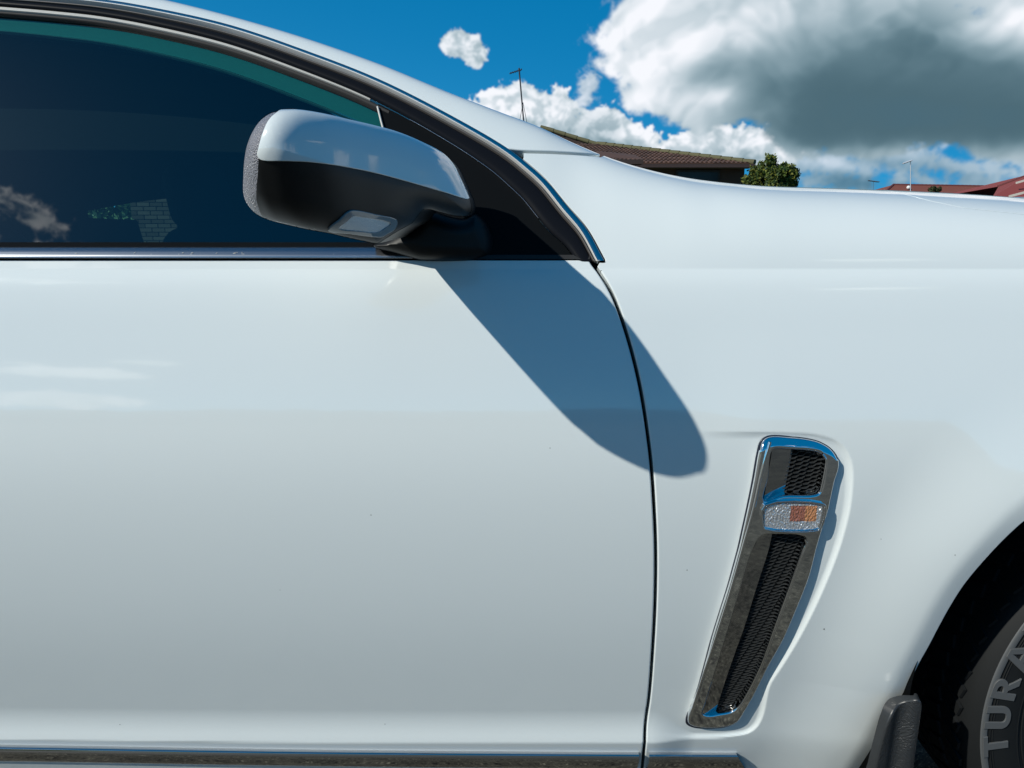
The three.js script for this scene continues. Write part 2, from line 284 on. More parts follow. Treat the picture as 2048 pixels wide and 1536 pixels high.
// the hollow of the door that runs on into the wing round the vent; below it and to its right the skin stands proud
const hollowPx = [[-900, 300], [1296, 300], [1298, 857], [1330, 859], [1420, 861], [1560, 861], [1635, 866], [1676, 881], [1698, 915], [1699, 985], [1683, 1070], [1650, 1180], [1606, 1300], [1561, 1400], [1535, 1445], [1505, 1466], [1460, 1474], [1380, 1476], [1000, 1477], [500, 1475], [0, 1471], [-900, 1460]];
const inHollow = inside([...hollowPx.slice(0, 4), ...smooth(hollowPx.slice(4, 18), 6), ...hollowPx.slice(18)].map(([a, b]) => { let q = at(a, b, 0); if (b > 1390) for (let k = 0; k < 8; k++) q = at(a, b, (-BULGE + profB(q.y) + 0.004) * sstep(1390, 1476, b)); return [q.x, q.y]; }));
const hx0 = at(1345, 1000, 0).x, hx1 = at(1540, 1000, 0).x, hyT = yOf(862), hyB = yOf(1440), rx0 = at(1322, 1440, 0).x, rx1 = at(1425, 1440, 0).x;
function proud(x, y) {
  const h = inHollow(x, y), low = sstep(hyT - 0.01, yOf(1120), y), ramp = mix(sstep(hx0, hx1, x), 1, sstep(0.55, 0.92, low));
  const amount = ramp * mix(0.0036, mix(0.0042, 0.0135, sstep(rx1, rx0, x)), low) * sstep(hyT + 0.17, hyT - 0.02, y);
  const ledge = sstep(hyB + 0.05, hyB, y) * sstep(rx1, rx0, x), wid = mix(mix(0.011, 0.008, low), 0.056, ledge);
  const q = clamp(h / wid), t = 1 - q, soft = sstep(0, 0.35, q), side = mix(1 - 0.5 * (1 - t), t * t * (3 - 2 * t) * 0.35 + t * t * 0.65, soft);
  const a = 0.8, flat = (t < a ? t * t / (2 * a) : t - a / 2) / (1 - a / 2);
  return amount * mix(side, flat, ledge);
}
function S(x, y) {
  let z;
  if (y <= YB) z = -BULGE + profB(y) + proud(x, y);
  else {
    const b = TOP(x) - YB, s = clamp((y - YB) / b, 0, 0.99995), n = HARD(x);
    z = -BULGE - LEAN(x) * (y - YB) - OVER(x) * (1 - Math.pow(1 - Math.pow(s, n), 1 / n));
  }
  if (x > 0.12) {
    if (y < 0.9) {
      const d = -inArch(x, y), fade = sstep(0.9, 0.6, y);
      z += fade * 0.017 * Math.pow(1 - sstep(0.01, 0.17, d), 1.2);
      { const w = 0.036, q = clamp((w - d) / w, 0, 1.2), a = 0.45, k = q < a ? q * q / (2 * a) : q - a / 2; z -= fade * 0.0075 * k; }
    }
    if (x > 0.95) z -= 0.28 * (x - 0.95) * (x - 0.95);
  }
  return z;
}
const pS = (x, y) => V(x, y, S(x, y));
function nS(x, y) {
  let sx, sy;
  const e = 0.0008;
  if (y <= YB + 0.002) { sx = (S(x + e, y) - S(x - e, y)) / (2 * e); sy = (S(x, Math.min(y + e, YB)) - S(x, y - e)) / (Math.min(y + e, YB) - y + e); }
  else {
    const b = TOP(x) - YB, s = clamp((y - YB) / b, 0, 0.9999), n = HARD(x), A = OVER(x), g = 1 - Math.pow(1 - Math.pow(s, n), 1 / n), gp = Math.pow(s, n - 1) * Math.pow(1 - Math.pow(s, n), 1 / n - 1);
    const h = 0.004, bp = (TOP(x + h) - TOP(x - h)) / (2 * h), lp = (LEAN(x + h) - LEAN(x - h)) / (2 * h), ap = (OVER(x + h) - OVER(x - h)) / (2 * h);
    sy = -LEAN(x) - A * gp / b; sx = -lp * (y - YB) - ap * g + A * gp * s / b * bp - (x > 0.95 ? 0.56 * (x - 0.95) : 0);
  }
  return V(-sx, -sy, 1).normalize();
}
// where the line of sight through a point of the photograph meets that surface (raised by off)
function onBody(px, py, off = 0) {
  const [a, b] = sight(px, py); let z0 = 0.12;
  const g = z => { const d = EYE.z - z, y = EYE.y + b * d, x = a * d; return y > TOP(x) ? 1 : z - S(x, y) - off; };
  for (let z = 0.12; z > -0.6; z -= 0.004) { if (g(z) < 0) { let lo = z, hi = z0; for (let k = 0; k < 30; k++) { const m = (lo + hi) / 2; if (g(m) < 0) lo = m; else hi = m; } return at(px, py, lo); } z0 = z; }
  return at(px, py, -0.2);
}
const xy = (px, py) => { const q = onBody(px, py); return [q.x, q.y]; };
const pxy = list => list.map(([a, b]) => xy(a, b));
// the upper body in (x, v): v 0..1 climbs from the crease to the ridge, beyond 1 it turns over inwards
const upY = (x, v) => YB + (TOP(x) - YB) * (1 - Math.pow(1 - Math.min(v, 0.9999), 2.6));
function upP(x, v) { if (v <= 1) { return pS(x, upY(x, v)); } const t = (v - 1) * 0.08, y = TOP(x) - 0.00001; const q = pS(x, y); return V(x, TOP(x) - t * t * 9, q.z - t); }
function upN(x, v) { if (v <= 1) return nS(x, upY(x, Math.min(v, 0.999))); const t = (v - 1) * 0.08, h = 0.004, bp = (TOP(x + h) - TOP(x - h)) / (2 * h); return V(-bp, 1, -18 * t).normalize(); }
// a stretch of the body cut by f(x, y)
function bodySheet(f, x0, x1, y0, y1, h, o = {}) {
  const gs = [];
  if (y0 < YB) { const vs = steps(y0, Math.min(y1, YB), h); gs.push(sheet({ us: steps(x0, x1, h), vs, pos: pS, nrm: nS, f, ...o })); }
  if (y1 > YB) gs.push(sheet({ us: steps(x0, x1, h), vs: [...range(0, 1, 64), 1.06, 1.15, 1.3], pos: upP, nrm: upN, f: (x, v) => v > 1 ? f(x, TOP(x)) : f(x, upY(x, v)), ...o }));
  return gs.length > 1 ? mergeGeometries(gs) : gs[0];
}
function offsetSheet(f, x0, x1, y0, y1, h, off, o = {}) { return sheet({ us: steps(x0, x1, h), vs: steps(y0, y1, h), pos: pS, nrm: nS, f, offset: off, ...o }); }

// ------------------------------------------------------------------ ground, road
const GY = -0.035;
const speckRepeat = (sx, sy) => { const t = speckle.clone(); t.repeat.set(sx, sy); t.needsUpdate = true; return t; };
{
  const g = mesh('ground', new THREE.PlaneGeometry(900, 900).rotateX(-Math.PI / 2).translate(0, GY, 0), P({ color: rgb(0.055, 0.07, 0.03), roughness: 0.95 })); g.userData = { kind: 'structure' };
  const d = mesh('driveway', new THREE.PlaneGeometry(14, 12).rotateX(-Math.PI / 2), P({ map: speckRepeat(28, 24), color: rgb(0.74, 0.735, 0.71), roughness: 0.9 })); d.position.set(0, GY + 0.004, 1.5); d.userData = { kind: 'structure' };
  const r = mesh('road', new THREE.PlaneGeometry(500, 8).rotateX(-Math.PI / 2), P({ map: speckRepeat(500, 8), color: rgb(0.55, 0.55, 0.56), roughness: 0.9 })); r.position.set(0, GY + 0.004, 14); r.userData = { kind: 'structure' };
  // low wooded rise behind the photographer, seen only mirrored in the paint
  const hill = new THREE.PlaneGeometry(260, 20, 520, 10), pa = hill.attributes.position;
  for (let i = 0; i < pa.count; i++) { const x = pa.getX(i), v = pa.getY(i) / 20 + 0.5; const top = 3.0 + 1.1 * fbm(x * 0.06, 2, 1, 4) + 0.5 * fbm(x * 0.5, 7, 1, 3); pa.setXYZ(i, x, v * top, 46 + v * 6); }
  hill.computeVertexNormals();
  const h = mesh('hills', hill, P({ color: rgb(0.05, 0.065, 0.03), roughness: 1, side: THREE.DoubleSide })); h.userData = { kind: 'structure' };
}

// ------------------------------------------------------------------ the car
const car = thing('car', 'white sedan filling the view, with black wing mirror and chrome wing vent', 'car');
const GAP = 0.0021;
const cutPx = [[1176, 505], [1184, 524], [1198, 543], [1222, 583], [1240, 627], [1262, 697], [1280, 772], [1293, 850], [1303, 932], [1309, 1020], [1312, 1100], [1311, 1200], [1306, 1300], [1298, 1400], [1290, 1480], [1284, 1545], [1278, 1600]];
const cutXY = smooth(pxy(cutPx), 6);
const beltY = yOf(521) + 0.0005;
// door skin
const door = part('door', car);
{
  const poly = [...cutXY.filter(p => p[1] < beltY - 0.0), [cutXY[cutXY.length - 1][0], 0.16], [-1.25, 0.16], [-1.25, beltY]];
  const k = cutXY.findIndex(p => p[1] < beltY); const t = cutXY[k]; poly[0] = [t[0], beltY];
  const fin = inside(poly); const f = (x, y) => fin(x, y) - GAP - 0.0022;
  const us = [...steps(-1.25, -0.72, 0.012), ...steps(-0.72, 0.22, 0.0045).slice(1)];
  const g = sheet({ us, vs: [...steps(0.16, 0.27, 0.006), ...steps(0.27, YB, 0.003).slice(1), ...steps(YB, beltY + 0.004, 0.002).slice(1)], pos: pS, nrm: nS, f, r: 0.0022, depth: 0.014 });
  mesh('door_panel', g, M.paint, door);
}
{
  const f = (x, y) => Math.min(beltY - y, -1.2545 - x) - 0.0022;
  mesh('rear_door', sheet({ us: steps(-2.4, -1.25, 0.02), vs: [...steps(0.16, YB, 0.01), ...steps(YB, beltY + 0.004, 0.002).slice(1)], pos: pS, nrm: nS, f, r: 0.0022, depth: 0.014 }), M.paint, car);
  mesh('rear_glass', sheet({ us: steps(-2.4, -1.3, 0.05), vs: range(0, 0.62, 20), pos: (x, v) => upP(x, v).add(V(0, 0, -0.0115)) }), M.gloss, car);
}
// front wing (fender), bonnet and pillar
const T0px = [[-420, -36], [-200, -29], [0, -17], [110, -9], [201, 0], [300, 16], [460, 52], [620, 106], [760, 161], [905, 234], [1015, 298], [1060, 333], [1090, 360], [1133, 412], [1172, 457], [1208.6, 522]];
const T0 = smooth(T0px, 10);
const T0xy = T0.map(p => xy(...p));
const seamPx = [[1014, 299], [1040, 302], [1100, 304], [1160, 307], [1200, 311]];
const seam = smooth(pxy(seamPx), 5); const sEnd = seam[seam.length - 1];
const bonnetPx = [[1765, 380], [1808, 389], [1862, 403], [1928, 417], [2048, 430]];
const bonnetLine = [...pxy(bonnetPx), [1.0, yOf(440) - 0.005], [1.72, last.y - 0.17]];
const ventOuterPx = [[1510, 960], [1518.6, 910], [1526, 884], [1536, 875.5], [1550, 872.6], [1586, 875], [1614.6, 878], [1643, 885], [1665, 898], [1677, 915], [1679, 935], [1671, 962], [1665, 989], [1657, 1025], [1645, 1062], [1634, 1100], [1620, 1154], [1590, 1230], [1567, 1282], [1538, 1334], [1512, 1386], [1488, 1428], [1477, 1444], [1460, 1453], [1435, 1457], [1405, 1457], [1386, 1454], [1377, 1448], [1377, 1436], [1384, 1418], [1397, 1386], [1412, 1334], [1426, 1282], [1442, 1230], [1458.5, 1178], [1473, 1126], [1480, 1100], [1489, 1060], [1500, 1010]];
const ventXY = smooth(pxy(ventOuterPx), 5, true), inVent = inside(ventXY);
{
  const iSeam = (() => { let b = 0, d = 9; T0xy.forEach((p, i) => { const q = Math.hypot(p[0] - seam[0][0], p[1] - seam[0][1]); if (q < d) { d = q; b = i; } }); return b; })();
  // wing
  const below = cutXY.slice().reverse().filter(p => p[1] < beltY - 0.001);
  const poly = [[below[0][0], 0.16], ...below, ...T0xy.slice(iSeam).reverse(), ...seam, [sEnd[0] + 0.02, sEnd[1] + 0.01], [sEnd[0] + 0.03, 1.6], [1.72, 1.6], [1.72, 0.16]];
  const fw = inside(poly);
  const bon = inside([...bonnetLine, [1.8, 1.6], [bonnetLine[0][0], 1.6]]);
  const R = 0.0022;
  const fWing = (x, y, r = R) => Math.min(fw(x, y) - GAP, -inArch(x, y), -inVent(x, y) + 0.007 + 0.0022, y > 0.96 ? -bon(x, y) + 0.0012 : 9) - r;
  const uw = [...steps(0.015, 0.24, 0.0035), ...steps(0.24, 0.47, 0.0016).slice(1), ...steps(0.47, 0.72, 0.0035).slice(1), ...steps(0.72, 1.72, 0.02).slice(1)];
  const g1 = sheet({ us: uw, vs: [...steps(0.16, 0.27, 0.006), ...steps(0.27, YB, 0.0022).slice(1)], pos: pS, nrm: nS, f: fWing, r: R, depth: 0.016 });
  const g2 = sheet({ us: uw, vs: [...range(0, 1, 90), 1.06, 1.15, 1.3], pos: upP, nrm: upN, f: (x, v) => fWing(x, v > 1 ? TOP(x) : upY(x, v), 0.0009), r: 0.0009, depth: 0.012 });
  mesh('wing_panel', mergeGeometries([g1, g2]), M.paint, car);
  // bonnet: the near shoulder, then its top across the car
  const g3 = sheet({ us: steps(0.3, 1.72, 0.008), vs: [...range(0.3, 1, 70)], pos: upP, nrm: upN, f: (x, v) => bon(x, upY(x, v)) - 0.0012, r: 0.0004, depth: 0.012 });
  const g4 = sheet({ us: steps(0.42, 1.72, 0.04), vs: range(0, 1, 16), pos: (x, w) => { const t = TOP(x), z = S(x, t - 1e-5); return V(x, t - 0.006 - 0.05 * w * (1 - w) * 0 - 0.012 * Math.sin(Math.PI * w), mix(z, -1.78 - z, w)); }, flip: false });
  mesh('bonnet', mergeGeometries([g3, g4]), M.paint, car);
  const lineDist = (x, y) => { let d = 9; for (let i = 1; i < bonnetLine.length; i++) { const [ax, ay] = bonnetLine[i - 1], [bx, by] = bonnetLine[i], ex = bx - ax, ey = by - ay, t = clamp(((x - ax) * ex + (y - ay) * ey) / (ex * ex + ey * ey)); d = Math.min(d, Math.hypot(x - ax - ex * t, y - ay - ey * t)); } return d; };
  mesh('bonnet_seal', sheet({ us: steps(0.3, 1.72, 0.008), vs: range(0.2, 1, 80), pos: (x, v) => upP(x, v).addScaledVector(upN(x, v), -0.0032), nrm: upN, f: (x, v) => 0.012 - lineDist(x, upY(x, v)) }), M.void, car);
  // pillar and roof rail
  const pp = [...T0xy.slice(0, iSeam + 1), ...seam, [sEnd[0] + 0.012, sEnd[1] + 0.006], [sEnd[0] + 0.012, 1.7], [-2.4, 1.7], [-2.4, T0xy[0][1] - 0.01]];
  const fp = inside(pp), g5 = sheet({ us: [...steps(-2.4, -1.3, 0.05), ...steps(-1.3, -0.6, 0.02).slice(1), ...steps(-0.6, 0.16, 0.004).slice(1)], vs: [...range(0, 1, 150), 1.06, 1.15, 1.3, 1.45], pos: upP, nrm: upN, f: (x, v) => fp(x, v > 1 ? TOP(x) : upY(x, v)) - 0.0028, r: 0.002, depth: 0.012 });
  mesh('pillar', g5, M.paint, car);
}
// dark inner body behind the gaps
{
  const g = sheet({ us: steps(-1.25, 0.56, 0.03), vs: steps(0.16, YB, 0.03), pos: (x, y) => V(x, y, S(x, y) - 0.022), nrm: nS, f: (x, y) => Math.min(-inArch(x, y) - 0.035, -inVent(x, y) + 0.008) });
  const g2 = sheet({ us: steps(0.0, 0.5, 0.02), vs: range(0, 0.75, 30), pos: (x, v) => { const q = upP(x, v), n = upN(x, v); return q.addScaledVector(n, -0.018); }, nrm: upN, f: (x, v) => upY(x, v) < 0.97 || x > mix(0.15, 0.0, sstep(0.97, 1.15, upY(x, v))) ? 1 : -1 });
  mesh('inner_body', mergeGeometries([g, g2]), M.void, car);
}

// strips that follow the window line ------------------------------------------------
const T0n = T0.map((p, i) => { const a = T0[Math.max(0, i - 1)], b = T0[Math.min(T0.length - 1, i + 1)], l = Math.hypot(b[0] - a[0], b[1] - a[1]); return [-(b[1] - a[1]) / l, (b[0] - a[0]) / l]; });
const lanes = [[0, 0, 0, 0, 0], [5, 5, 7, 10, 12], [8, 8, 9.6, 11.7, 14], [12, 12.5, 11.8, 14, 16], [16, 16.5, 17.6, 19, 20], [27, 30.5, 44.6, 57, 46], [34, 37, 47.4, 59.4, 48], [40, 44, 56, 66, 54], [62, 70, 82, 80, 60], [64, 72.5, 84, 82, 61]].map(w => curve([[0, w[0]], [300, w[1]], [920, w[2]], [1133, w[3]], [1205, w[4]]]));
const lane = (k, i, extra = 0) => { const w = lanes[k](T0[i][0]) + extra; return [T0[i][0] + T0n[i][0] * w, T0[i][1] + T0n[i][1] * w]; };
// profile: [share of the width, height in mm]
function laneStrip(k0, k1, prof, i0 = 0, i1 = T0.length - 1, e0 = 0, e1 = 0, floor = 523) {
  const pts = [], uv = [], idx = [], n = prof.length;
  let c = 0;
  for (let i = i0; i <= i1; i++) {
    const a = lane(k0, i, e0), b = lane(k1, i, e1);
    prof.forEach(([s, h], j) => { const q = onBody(mix(a[0], b[0], s), Math.min(floor, mix(a[1], b[1], s)), 0); const N = nS(q.x, q.y); q.addScaledVector(N, h / 1000); pts.push(q.x, q.y, q.z); uv.push(i / 20, s); });
    if (c++) for (let j = 0; j + 1 < n; j++) { const p = (c - 2) * n + j, q = p + n; idx.push(p, p + 1, q, p + 1, q + 1, q); }
  }
  const g = new THREE.BufferGeometry(); g.setAttribute('position', new THREE.Float32BufferAttribute(pts, 3)); g.setAttribute('uv', new THREE.Float32BufferAttribute(uv, 2)); g.setIndex(idx); g.computeVertexNormals();
  return g;
}
const iAt = px => T0.findIndex(p => p[0] >= px);
mesh('window_trim', laneStrip(0, 1, [[0, -8], [0.02, 1.2], [0.12, 2.6], [0.45, 3.2], [0.9, 2.2], [1, 1.6]]), M.darkChrome, car);
mesh('trim_bead', laneStrip(1, 2, [[0, 0], [0.2, 2.2], [0.5, 3.0], [0.8, 2.4], [1, -6]]), M.bright, car);
mesh('gutter_seal', laneStrip(2, 3, [[-0.2, -7], [1.2, -7]]), M.void, car);
mesh('grey_strip', laneStrip(3, 4, [[0, -6], [0.15, 0], [0.5, 1.0], [0.85, 0.2], [1, -4]]), M.strip, car);
const winFrame = mesh('window_frame', laneStrip(4, 5, [[0, -4], [0.05, -1], [0.3, 0.8], [0.7, 0.6], [0.95, -1], [1, -4]]), M.frame, car);
mesh('weatherstrip', laneStrip(5, 6, [[0, -6], [0.1, -2.5], [0.45, -2], [0.5, -3.5], [0.6, -2.5], [0.9, -3], [1, -8]], 0, iAt(748)), M.pale, car);
mesh('sail_bead', laneStrip(5, 6, [[0, -5], [0.2, -2], [0.5, -1.2], [0.8, -2], [1, -6]], iAt(838), iAt(1122)), M.satin, car);
mesh('glass_seal', laneStrip(6, 7, [[-0.1, -6], [0.2, -4.5], [0.8, -5.5], [1.05, -13]], 0, iAt(792)), M.rubber, car);
mesh('window_channel', laneStrip(7, 8, [[-0.15, -16], [0.02, -13], [0.3, -15], [0.7, -16], [1, -16.2]], 0, iAt(850)), M.channel, car);
mesh('channel_edge', laneStrip(8, 9, [[0, -17], [0.3, -13.5], [0.7, -13.5], [1, -18]], 0, iAt(850), 2, 3), M.channelEdge, car);
// door glass, black sail and the post between
{
  const top = []; for (let i = 0; i < T0.length; i++) top.push(onBody(...(q => [q[0], Math.min(q[1], 521)])(lane(6, i, 2))));
  const iS = iAt(795), gl = [...top.slice(0, iS).map(q => [q.x, q.y]), xy(758, 216), xy(775, 300), xy(850, 520), [xy(850, 520)[0], beltY - 0.02], [-1.3, beltY - 0.02], [-1.3, top[0].y]];
  const fg = inside(gl);
  mesh('door_glass', sheet({ us: steps(-1.3, 0.0, 0.02), vs: steps(beltY - 0.02, 1.4, 0.02), pos: (x, y) => V(x, y, S(x, Math.min(y, TOP(x) - 0.03)) - 0.0115), f: fg }), M.glass, car);
  const sa = [...top.slice(iS - 2).map(q => [q.x, q.y]), xy(1170, 523), xy(846, 523), xy(775, 300), xy(757, 214)];
  const fs = inside(sa);
  mesh('mirror_sail', sheet({ us: steps(-0.25, 0.14, 0.004), vs: steps(beltY - 0.006, 1.22, 0.004), pos: (x, y) => V(x, y, S(x, y) - 0.006), nrm: nS, f: fs, r: 0.001, depth: 0.012 }), M.sail, car);
  const a = onBody(755, 213, -0.003), b = onBody(766, 256, -0.003), c = onBody(790, 330, -0.003);
  mesh('glass_post', new THREE.TubeGeometry(new THREE.CatmullRomCurve3([a, b, c]), 12, 0.0014, 6), M.pale, car);
}
// bright strip under the glass
{
  const yb0 = beltY, prof = [[-0.0008, -0.004], [-0.0002, 0.0045], [0.003, 0.0052], [0.0085, 0.0032], [0.0125, -0.0005], [0.0135, -0.008]];
  const xe = xy(836, 519)[0];
  const g = sheet({ us: steps(-1.25, xe, 0.01), vs: range(0, prof.length - 1, (prof.length - 1) * 3), pos: (x, v) => { const i = Math.min(prof.length - 2, Math.max(0, Math.floor(v))), t = v - i, a = prof[i], b = prof[i + 1]; const y = yb0 + mix(a[0], b[0], t); return V(x, y, S(x, yb0 + 0.004) - 0.42 * (y - yb0 - 0.004) + mix(a[1], b[1], t)); } });
  mesh('belt_strip', g, M.satin, car);
  mesh('belt_seal', sheet({ us: steps(-1.25, xe + 0.02, 0.02), vs: range(0, 1, 4), pos: (x, v) => V(x, yb0 + 0.0125 + v * 0.006, S(x, yb0 + 0.0125 + v * 0.006) - 0.004 - v * 0.006) }), M.sail, car);
  // dark ledge under the sail
  mesh('sail_seal', sheet({ us: steps(xe, xy(1180, 521)[0], 0.01), vs: range(0, 1, 4), pos: (x, v) => V(x, yb0 - 0.0015 + v * 0.005, S(x, yb0) + 0.0015 - v * 0.005) }), M.rubber, car);
}
// ------------------------------------------------------------------ chrome moulding along the sill
{
  const line = curve([[-400, 1484], [0, 1489], [640, 1499], [1280, 1504], [1480, 1505]]);
  const mould = (p0, p1, tip) => {
    const us = range(0, 1, 60), prof = [[0, -0.004], [0.0, 0.006], [0.16, 0.0105], [0.3, 0.0115], [0.75, 0.0085], [1, 0.0045], [1.0, -0.006]];
    return sheet({ us, vs: range(0, prof.length - 1, (prof.length - 1) * 3), pos: (u, v) => {
      const px = mix(p0, p1, u), a = onBody(px, line(px)), b = onBody(px, line(px) + 30); const i = clamp(Math.floor(v), 0, prof.length - 2), t = v - i;
      const s = mix(prof[i][0], prof[i + 1][0], t), h = mix(prof[i][1], prof[i + 1][1], t);
      const cutb = tip ? sstep(1, 0.86, u) : 1; const y = mix(a.y, b.y, s), x = a.x + (tip ? (1 - cutb) * 0 : 0); return V(x + (tip ? s * 0.022 * sstep(0.8, 1, u) : 0), y, S(x, a.y) * (1 - s) + S(x, b.y) * s + h);
    }, flip: true });
  };
  mesh('sill_moulding', mould(-380, 1277, false), M.darkChrome, car);
  mesh('sill_moulding', mould(1297, 1472, true), M.darkChrome, car);
}
// ------------------------------------------------------------------ wing vent
{
  const vent = part('wing_vent', car);
  const R = 0.0034, H = 0.0080;
  const topY = curve([[1500, 905], [1520, 884], [1545, 873], [1586, 875], [1614.6, 878], [1643, 885], [1665, 898], [1680, 920], [1690, 960]].map(([a, b]) => xy(a, b)));
  // plain body surface under the plate, so that its shape is calm
  const Sv = (x, y) => -BULGE + profB(y) + 0.001 * sstep(0.22, 0.42, x);
  const upPx = [[1548, 899], [1580, 898], [1625, 901], [1643, 906], [1651, 918], [1650, 938], [1640, 984], [1630, 990], [1567, 992], [1530, 1002], [1538, 955]];
  const loPx = [[1524, 1074], [1556, 1070], [1608, 1075], [1613, 1085], [1605, 1103], [1578, 1178], [1549, 1256], [1521, 1334], [1489, 1398], [1477, 1416], [1464, 1425], [1440, 1430], [1418, 1433], [1406, 1429], [1411, 1411], [1432, 1345], [1455, 1270], [1482, 1180], [1503, 1110]];
  const onVent = (px, py, h) => { let z = 0; for (let k = 0; k < 12; k++) { const q = at(px, py, z); z = Sv(q.x, q.y) + h; } return at(px, py, z); };
  const vxy = (px, py, h = H) => { const q = onVent(px, py, h); return [q.x, q.y]; }, vpxy = (l, h) => l.map(([a, b]) => vxy(a, b, h));
  const upXY = smooth(vpxy(upPx), 5, true), loXY = smooth(vpxy(loPx), 5, true), inUp = inside(upXY), inLo = inside(loXY);
    const vz = (x, y) => Sv(x, y) + H - 0.42 * Math.max(0, y - topY(x) + 0.0095);
  const vp = (x, y) => V(x, y, vz(x, y));
  const vn = (x, y) => { const e = 0.001; return V(-(vz(x + e, y) - vz(x - e, y)) / (2 * e), -(vz(x, y + e) - vz(x, y - e)) / (2 * e), 1).normalize(); };
  const frameXY = smooth(vpxy(ventOuterPx, H), 5, true), inFrame = inside(frameXY);
  const xs = ventXY.map(p => p[0]), ys = ventXY.map(p => p[1]), X0 = Math.min(...xs) - 0.004, X1 = Math.max(...xs) + 0.004, Y0 = Math.min(...ys) - 0.004, Y1 = Math.max(...ys) + 0.004;
  const f = (x, y) => Math.min(inFrame(x, y), -inUp(x, y), -inLo(x, y)) - R;
  mesh('vent_frame', sheet({ us: steps(X0, X1, 0.0013), vs: steps(Y0, Y1, 0.0013), pos: vp, nrm: vn, f, r: R, depth: 0.012 }), M.chrome, vent);
  const inBase = inside(smooth(vpxy(ventOuterPx, 0.0012), 5, true));
  mesh('vent_gasket', sheet({ us: steps(X0 - 0.003, X1 + 0.003, 0.0016), vs: steps(Y0 - 0.003, Y1 + 0.003, 0.0016), pos: (x, y) => V(x, y, Math.max(Sv(x, y), S(x, y)) + 0.0012), f: (x, y) => Math.min(inBase(x + 0.0026, y - 0.0004), 0.006 - inBase(x + 0.0026, y - 0.0004)), r: 0.001, depth: 0.004 }), M.gasket, vent);
  // slanted plates between frame and mesh
  const plate = (a, b, za, zb) => { const n = 24, res = (L, h) => { const c = new THREE.CatmullRomCurve3(L.map(([p, q]) => { const w = vxy(p, q, h); return V(w[0], w[1], 0); }), false, 'centripetal'); return c.getSpacedPoints(n); }; const A = res(a, za), B = res(b, zb), pos = [], idx = []; for (let i = 0; i <= n; i++) { pos.push(A[i].x, A[i].y, Sv(A[i].x, A[i].y) + za, B[i].x, B[i].y, Sv(B[i].x, B[i].y) + zb); if (i) { const k = 2 * i; idx.push(k - 2, k, k - 1, k - 1, k, k + 1); } } const g = new THREE.BufferGeometry(); g.setAttribute('position', new THREE.Float32BufferAttribute(pos, 3)); g.setAttribute('uv', new THREE.Float32BufferAttribute(pos.filter((_, i) => i % 3 < 2), 2)); g.setIndex(idx); g.computeVertexNormals(); return g; };
  mesh('vent_cheek', plate([[1545, 894], [1536, 950], [1526, 1006]], [[1585, 900], [1576, 945], [1566, 996]], 0.0058, -0.005), M.darkChrome, vent);
  mesh('vent_cheek', plate([[1521, 1068], [1500, 1112], [1479, 1182], [1452, 1272], [1428, 1350], [1400, 1440]], [[1545, 1064], [1537, 1100], [1512, 1178], [1488, 1256], [1460, 1334], [1428, 1432]], 0.0056, 0.0), M.darkChrome, vent);
  mesh('vent_floor', plate([[1400, 1436], [1440, 1434], [1482, 1418]], [[1426, 1425], [1450, 1428], [1474, 1412]], 0.005, -0.004), M.chrome, vent);
  mesh('vent_floor', plate([[1526, 1008], [1580, 998], [1642, 994]], [[1562, 988], [1600, 984], [1638, 978]], 0.005, -0.004), M.chrome, vent);
  // honeycomb
  const honey = (region, cx, cy, slant) => {
    const bars = [], fIn = inside(vpxy(region, -0.004)), w = 0.0086, h = 0.0056, rs = vpxy(region, -0.004), bx0 = Math.min(...rs.map(p => p[0])), bx1 = Math.max(...rs.map(p => p[0])), by0 = Math.min(...rs.map(p => p[1])), by1 = Math.max(...rs.map(p => p[1]));
    const bar = (ax, ay, bx, by, t = 0.0012, dz = 0) => { if (fIn((ax + bx) / 2, (ay + by) / 2) < -0.0015) return; const l = Math.hypot(bx - ax, by - ay); const g = new THREE.BoxGeometry(l + 0.0004, t, 0.006); g.rotateZ(Math.atan2(by - ay, bx - ax)); const mx = (ax + bx) / 2, my = (ay + by) / 2; g.translate(mx, my, Sv(mx, my) - 0.0065 + dz); bars.push(g); };
    for (let c = -2; c < 30; c++) { const x0 = bx0 + c * w; for (let r = -2; r < (by1 - by0) / h + 4; r++) {
      const sh = (r * h) * slant - (by1 - by0) * Math.max(0, slant), y0 = by0 + r * h + (c % 2 ? h / 2 : 0) + 0.12 * (c * w), x = x0 + sh;
      bar(x, y0, x + w * 0.66, y0 + 0.0004); bar(x + w * 0.66, y0 + 0.0004, x + w, y0 + h / 2, 0.0009, -0.0006); bar(x + w * 0.66, y0 + 0.0004, x + w, y0 - h / 2, 0.0008, -0.0026);
    } }
    return mergeGeometries(bars);
  };
  const upMesh = [[1584, 903], [1643, 905], [1652, 920], [1640, 988], [1632, 991], [1566, 991]], loMesh = [[1544, 1068], [1612, 1073], [1604, 1103], [1577, 1178], [1548, 1256], [1520, 1334], [1488, 1400], [1472, 1420], [1449, 1430], [1426, 1428], [1441, 1386], [1460, 1334], [1488, 1256], [1512, 1178], [1537, 1100]];
  mesh('vent_mesh', honey(upMesh, 0, 0, 0.22), M.frost2 || (M.frost2 = P({ color: rgb(0.03, 0.032, 0.033), roughness: 0.3 })), vent);
  mesh('vent_mesh', honey(loMesh, 0, 0, 0.36), M.frost2, vent);
  const bead = (l, r, h) => mesh('vent_bead', new THREE.TubeGeometry(new THREE.CatmullRomCurve3(l.map(([a, b]) => onVent(a, b, h)), false, 'centripetal'), 48, r, 8), M.chrome, vent);
  bead([[1540, 884], [1531, 915], [1521, 955], [1508, 1015], [1489, 1084], [1462, 1180], [1432, 1275], [1403, 1362], [1385, 1418]], 0.0019, H + 0.0006);
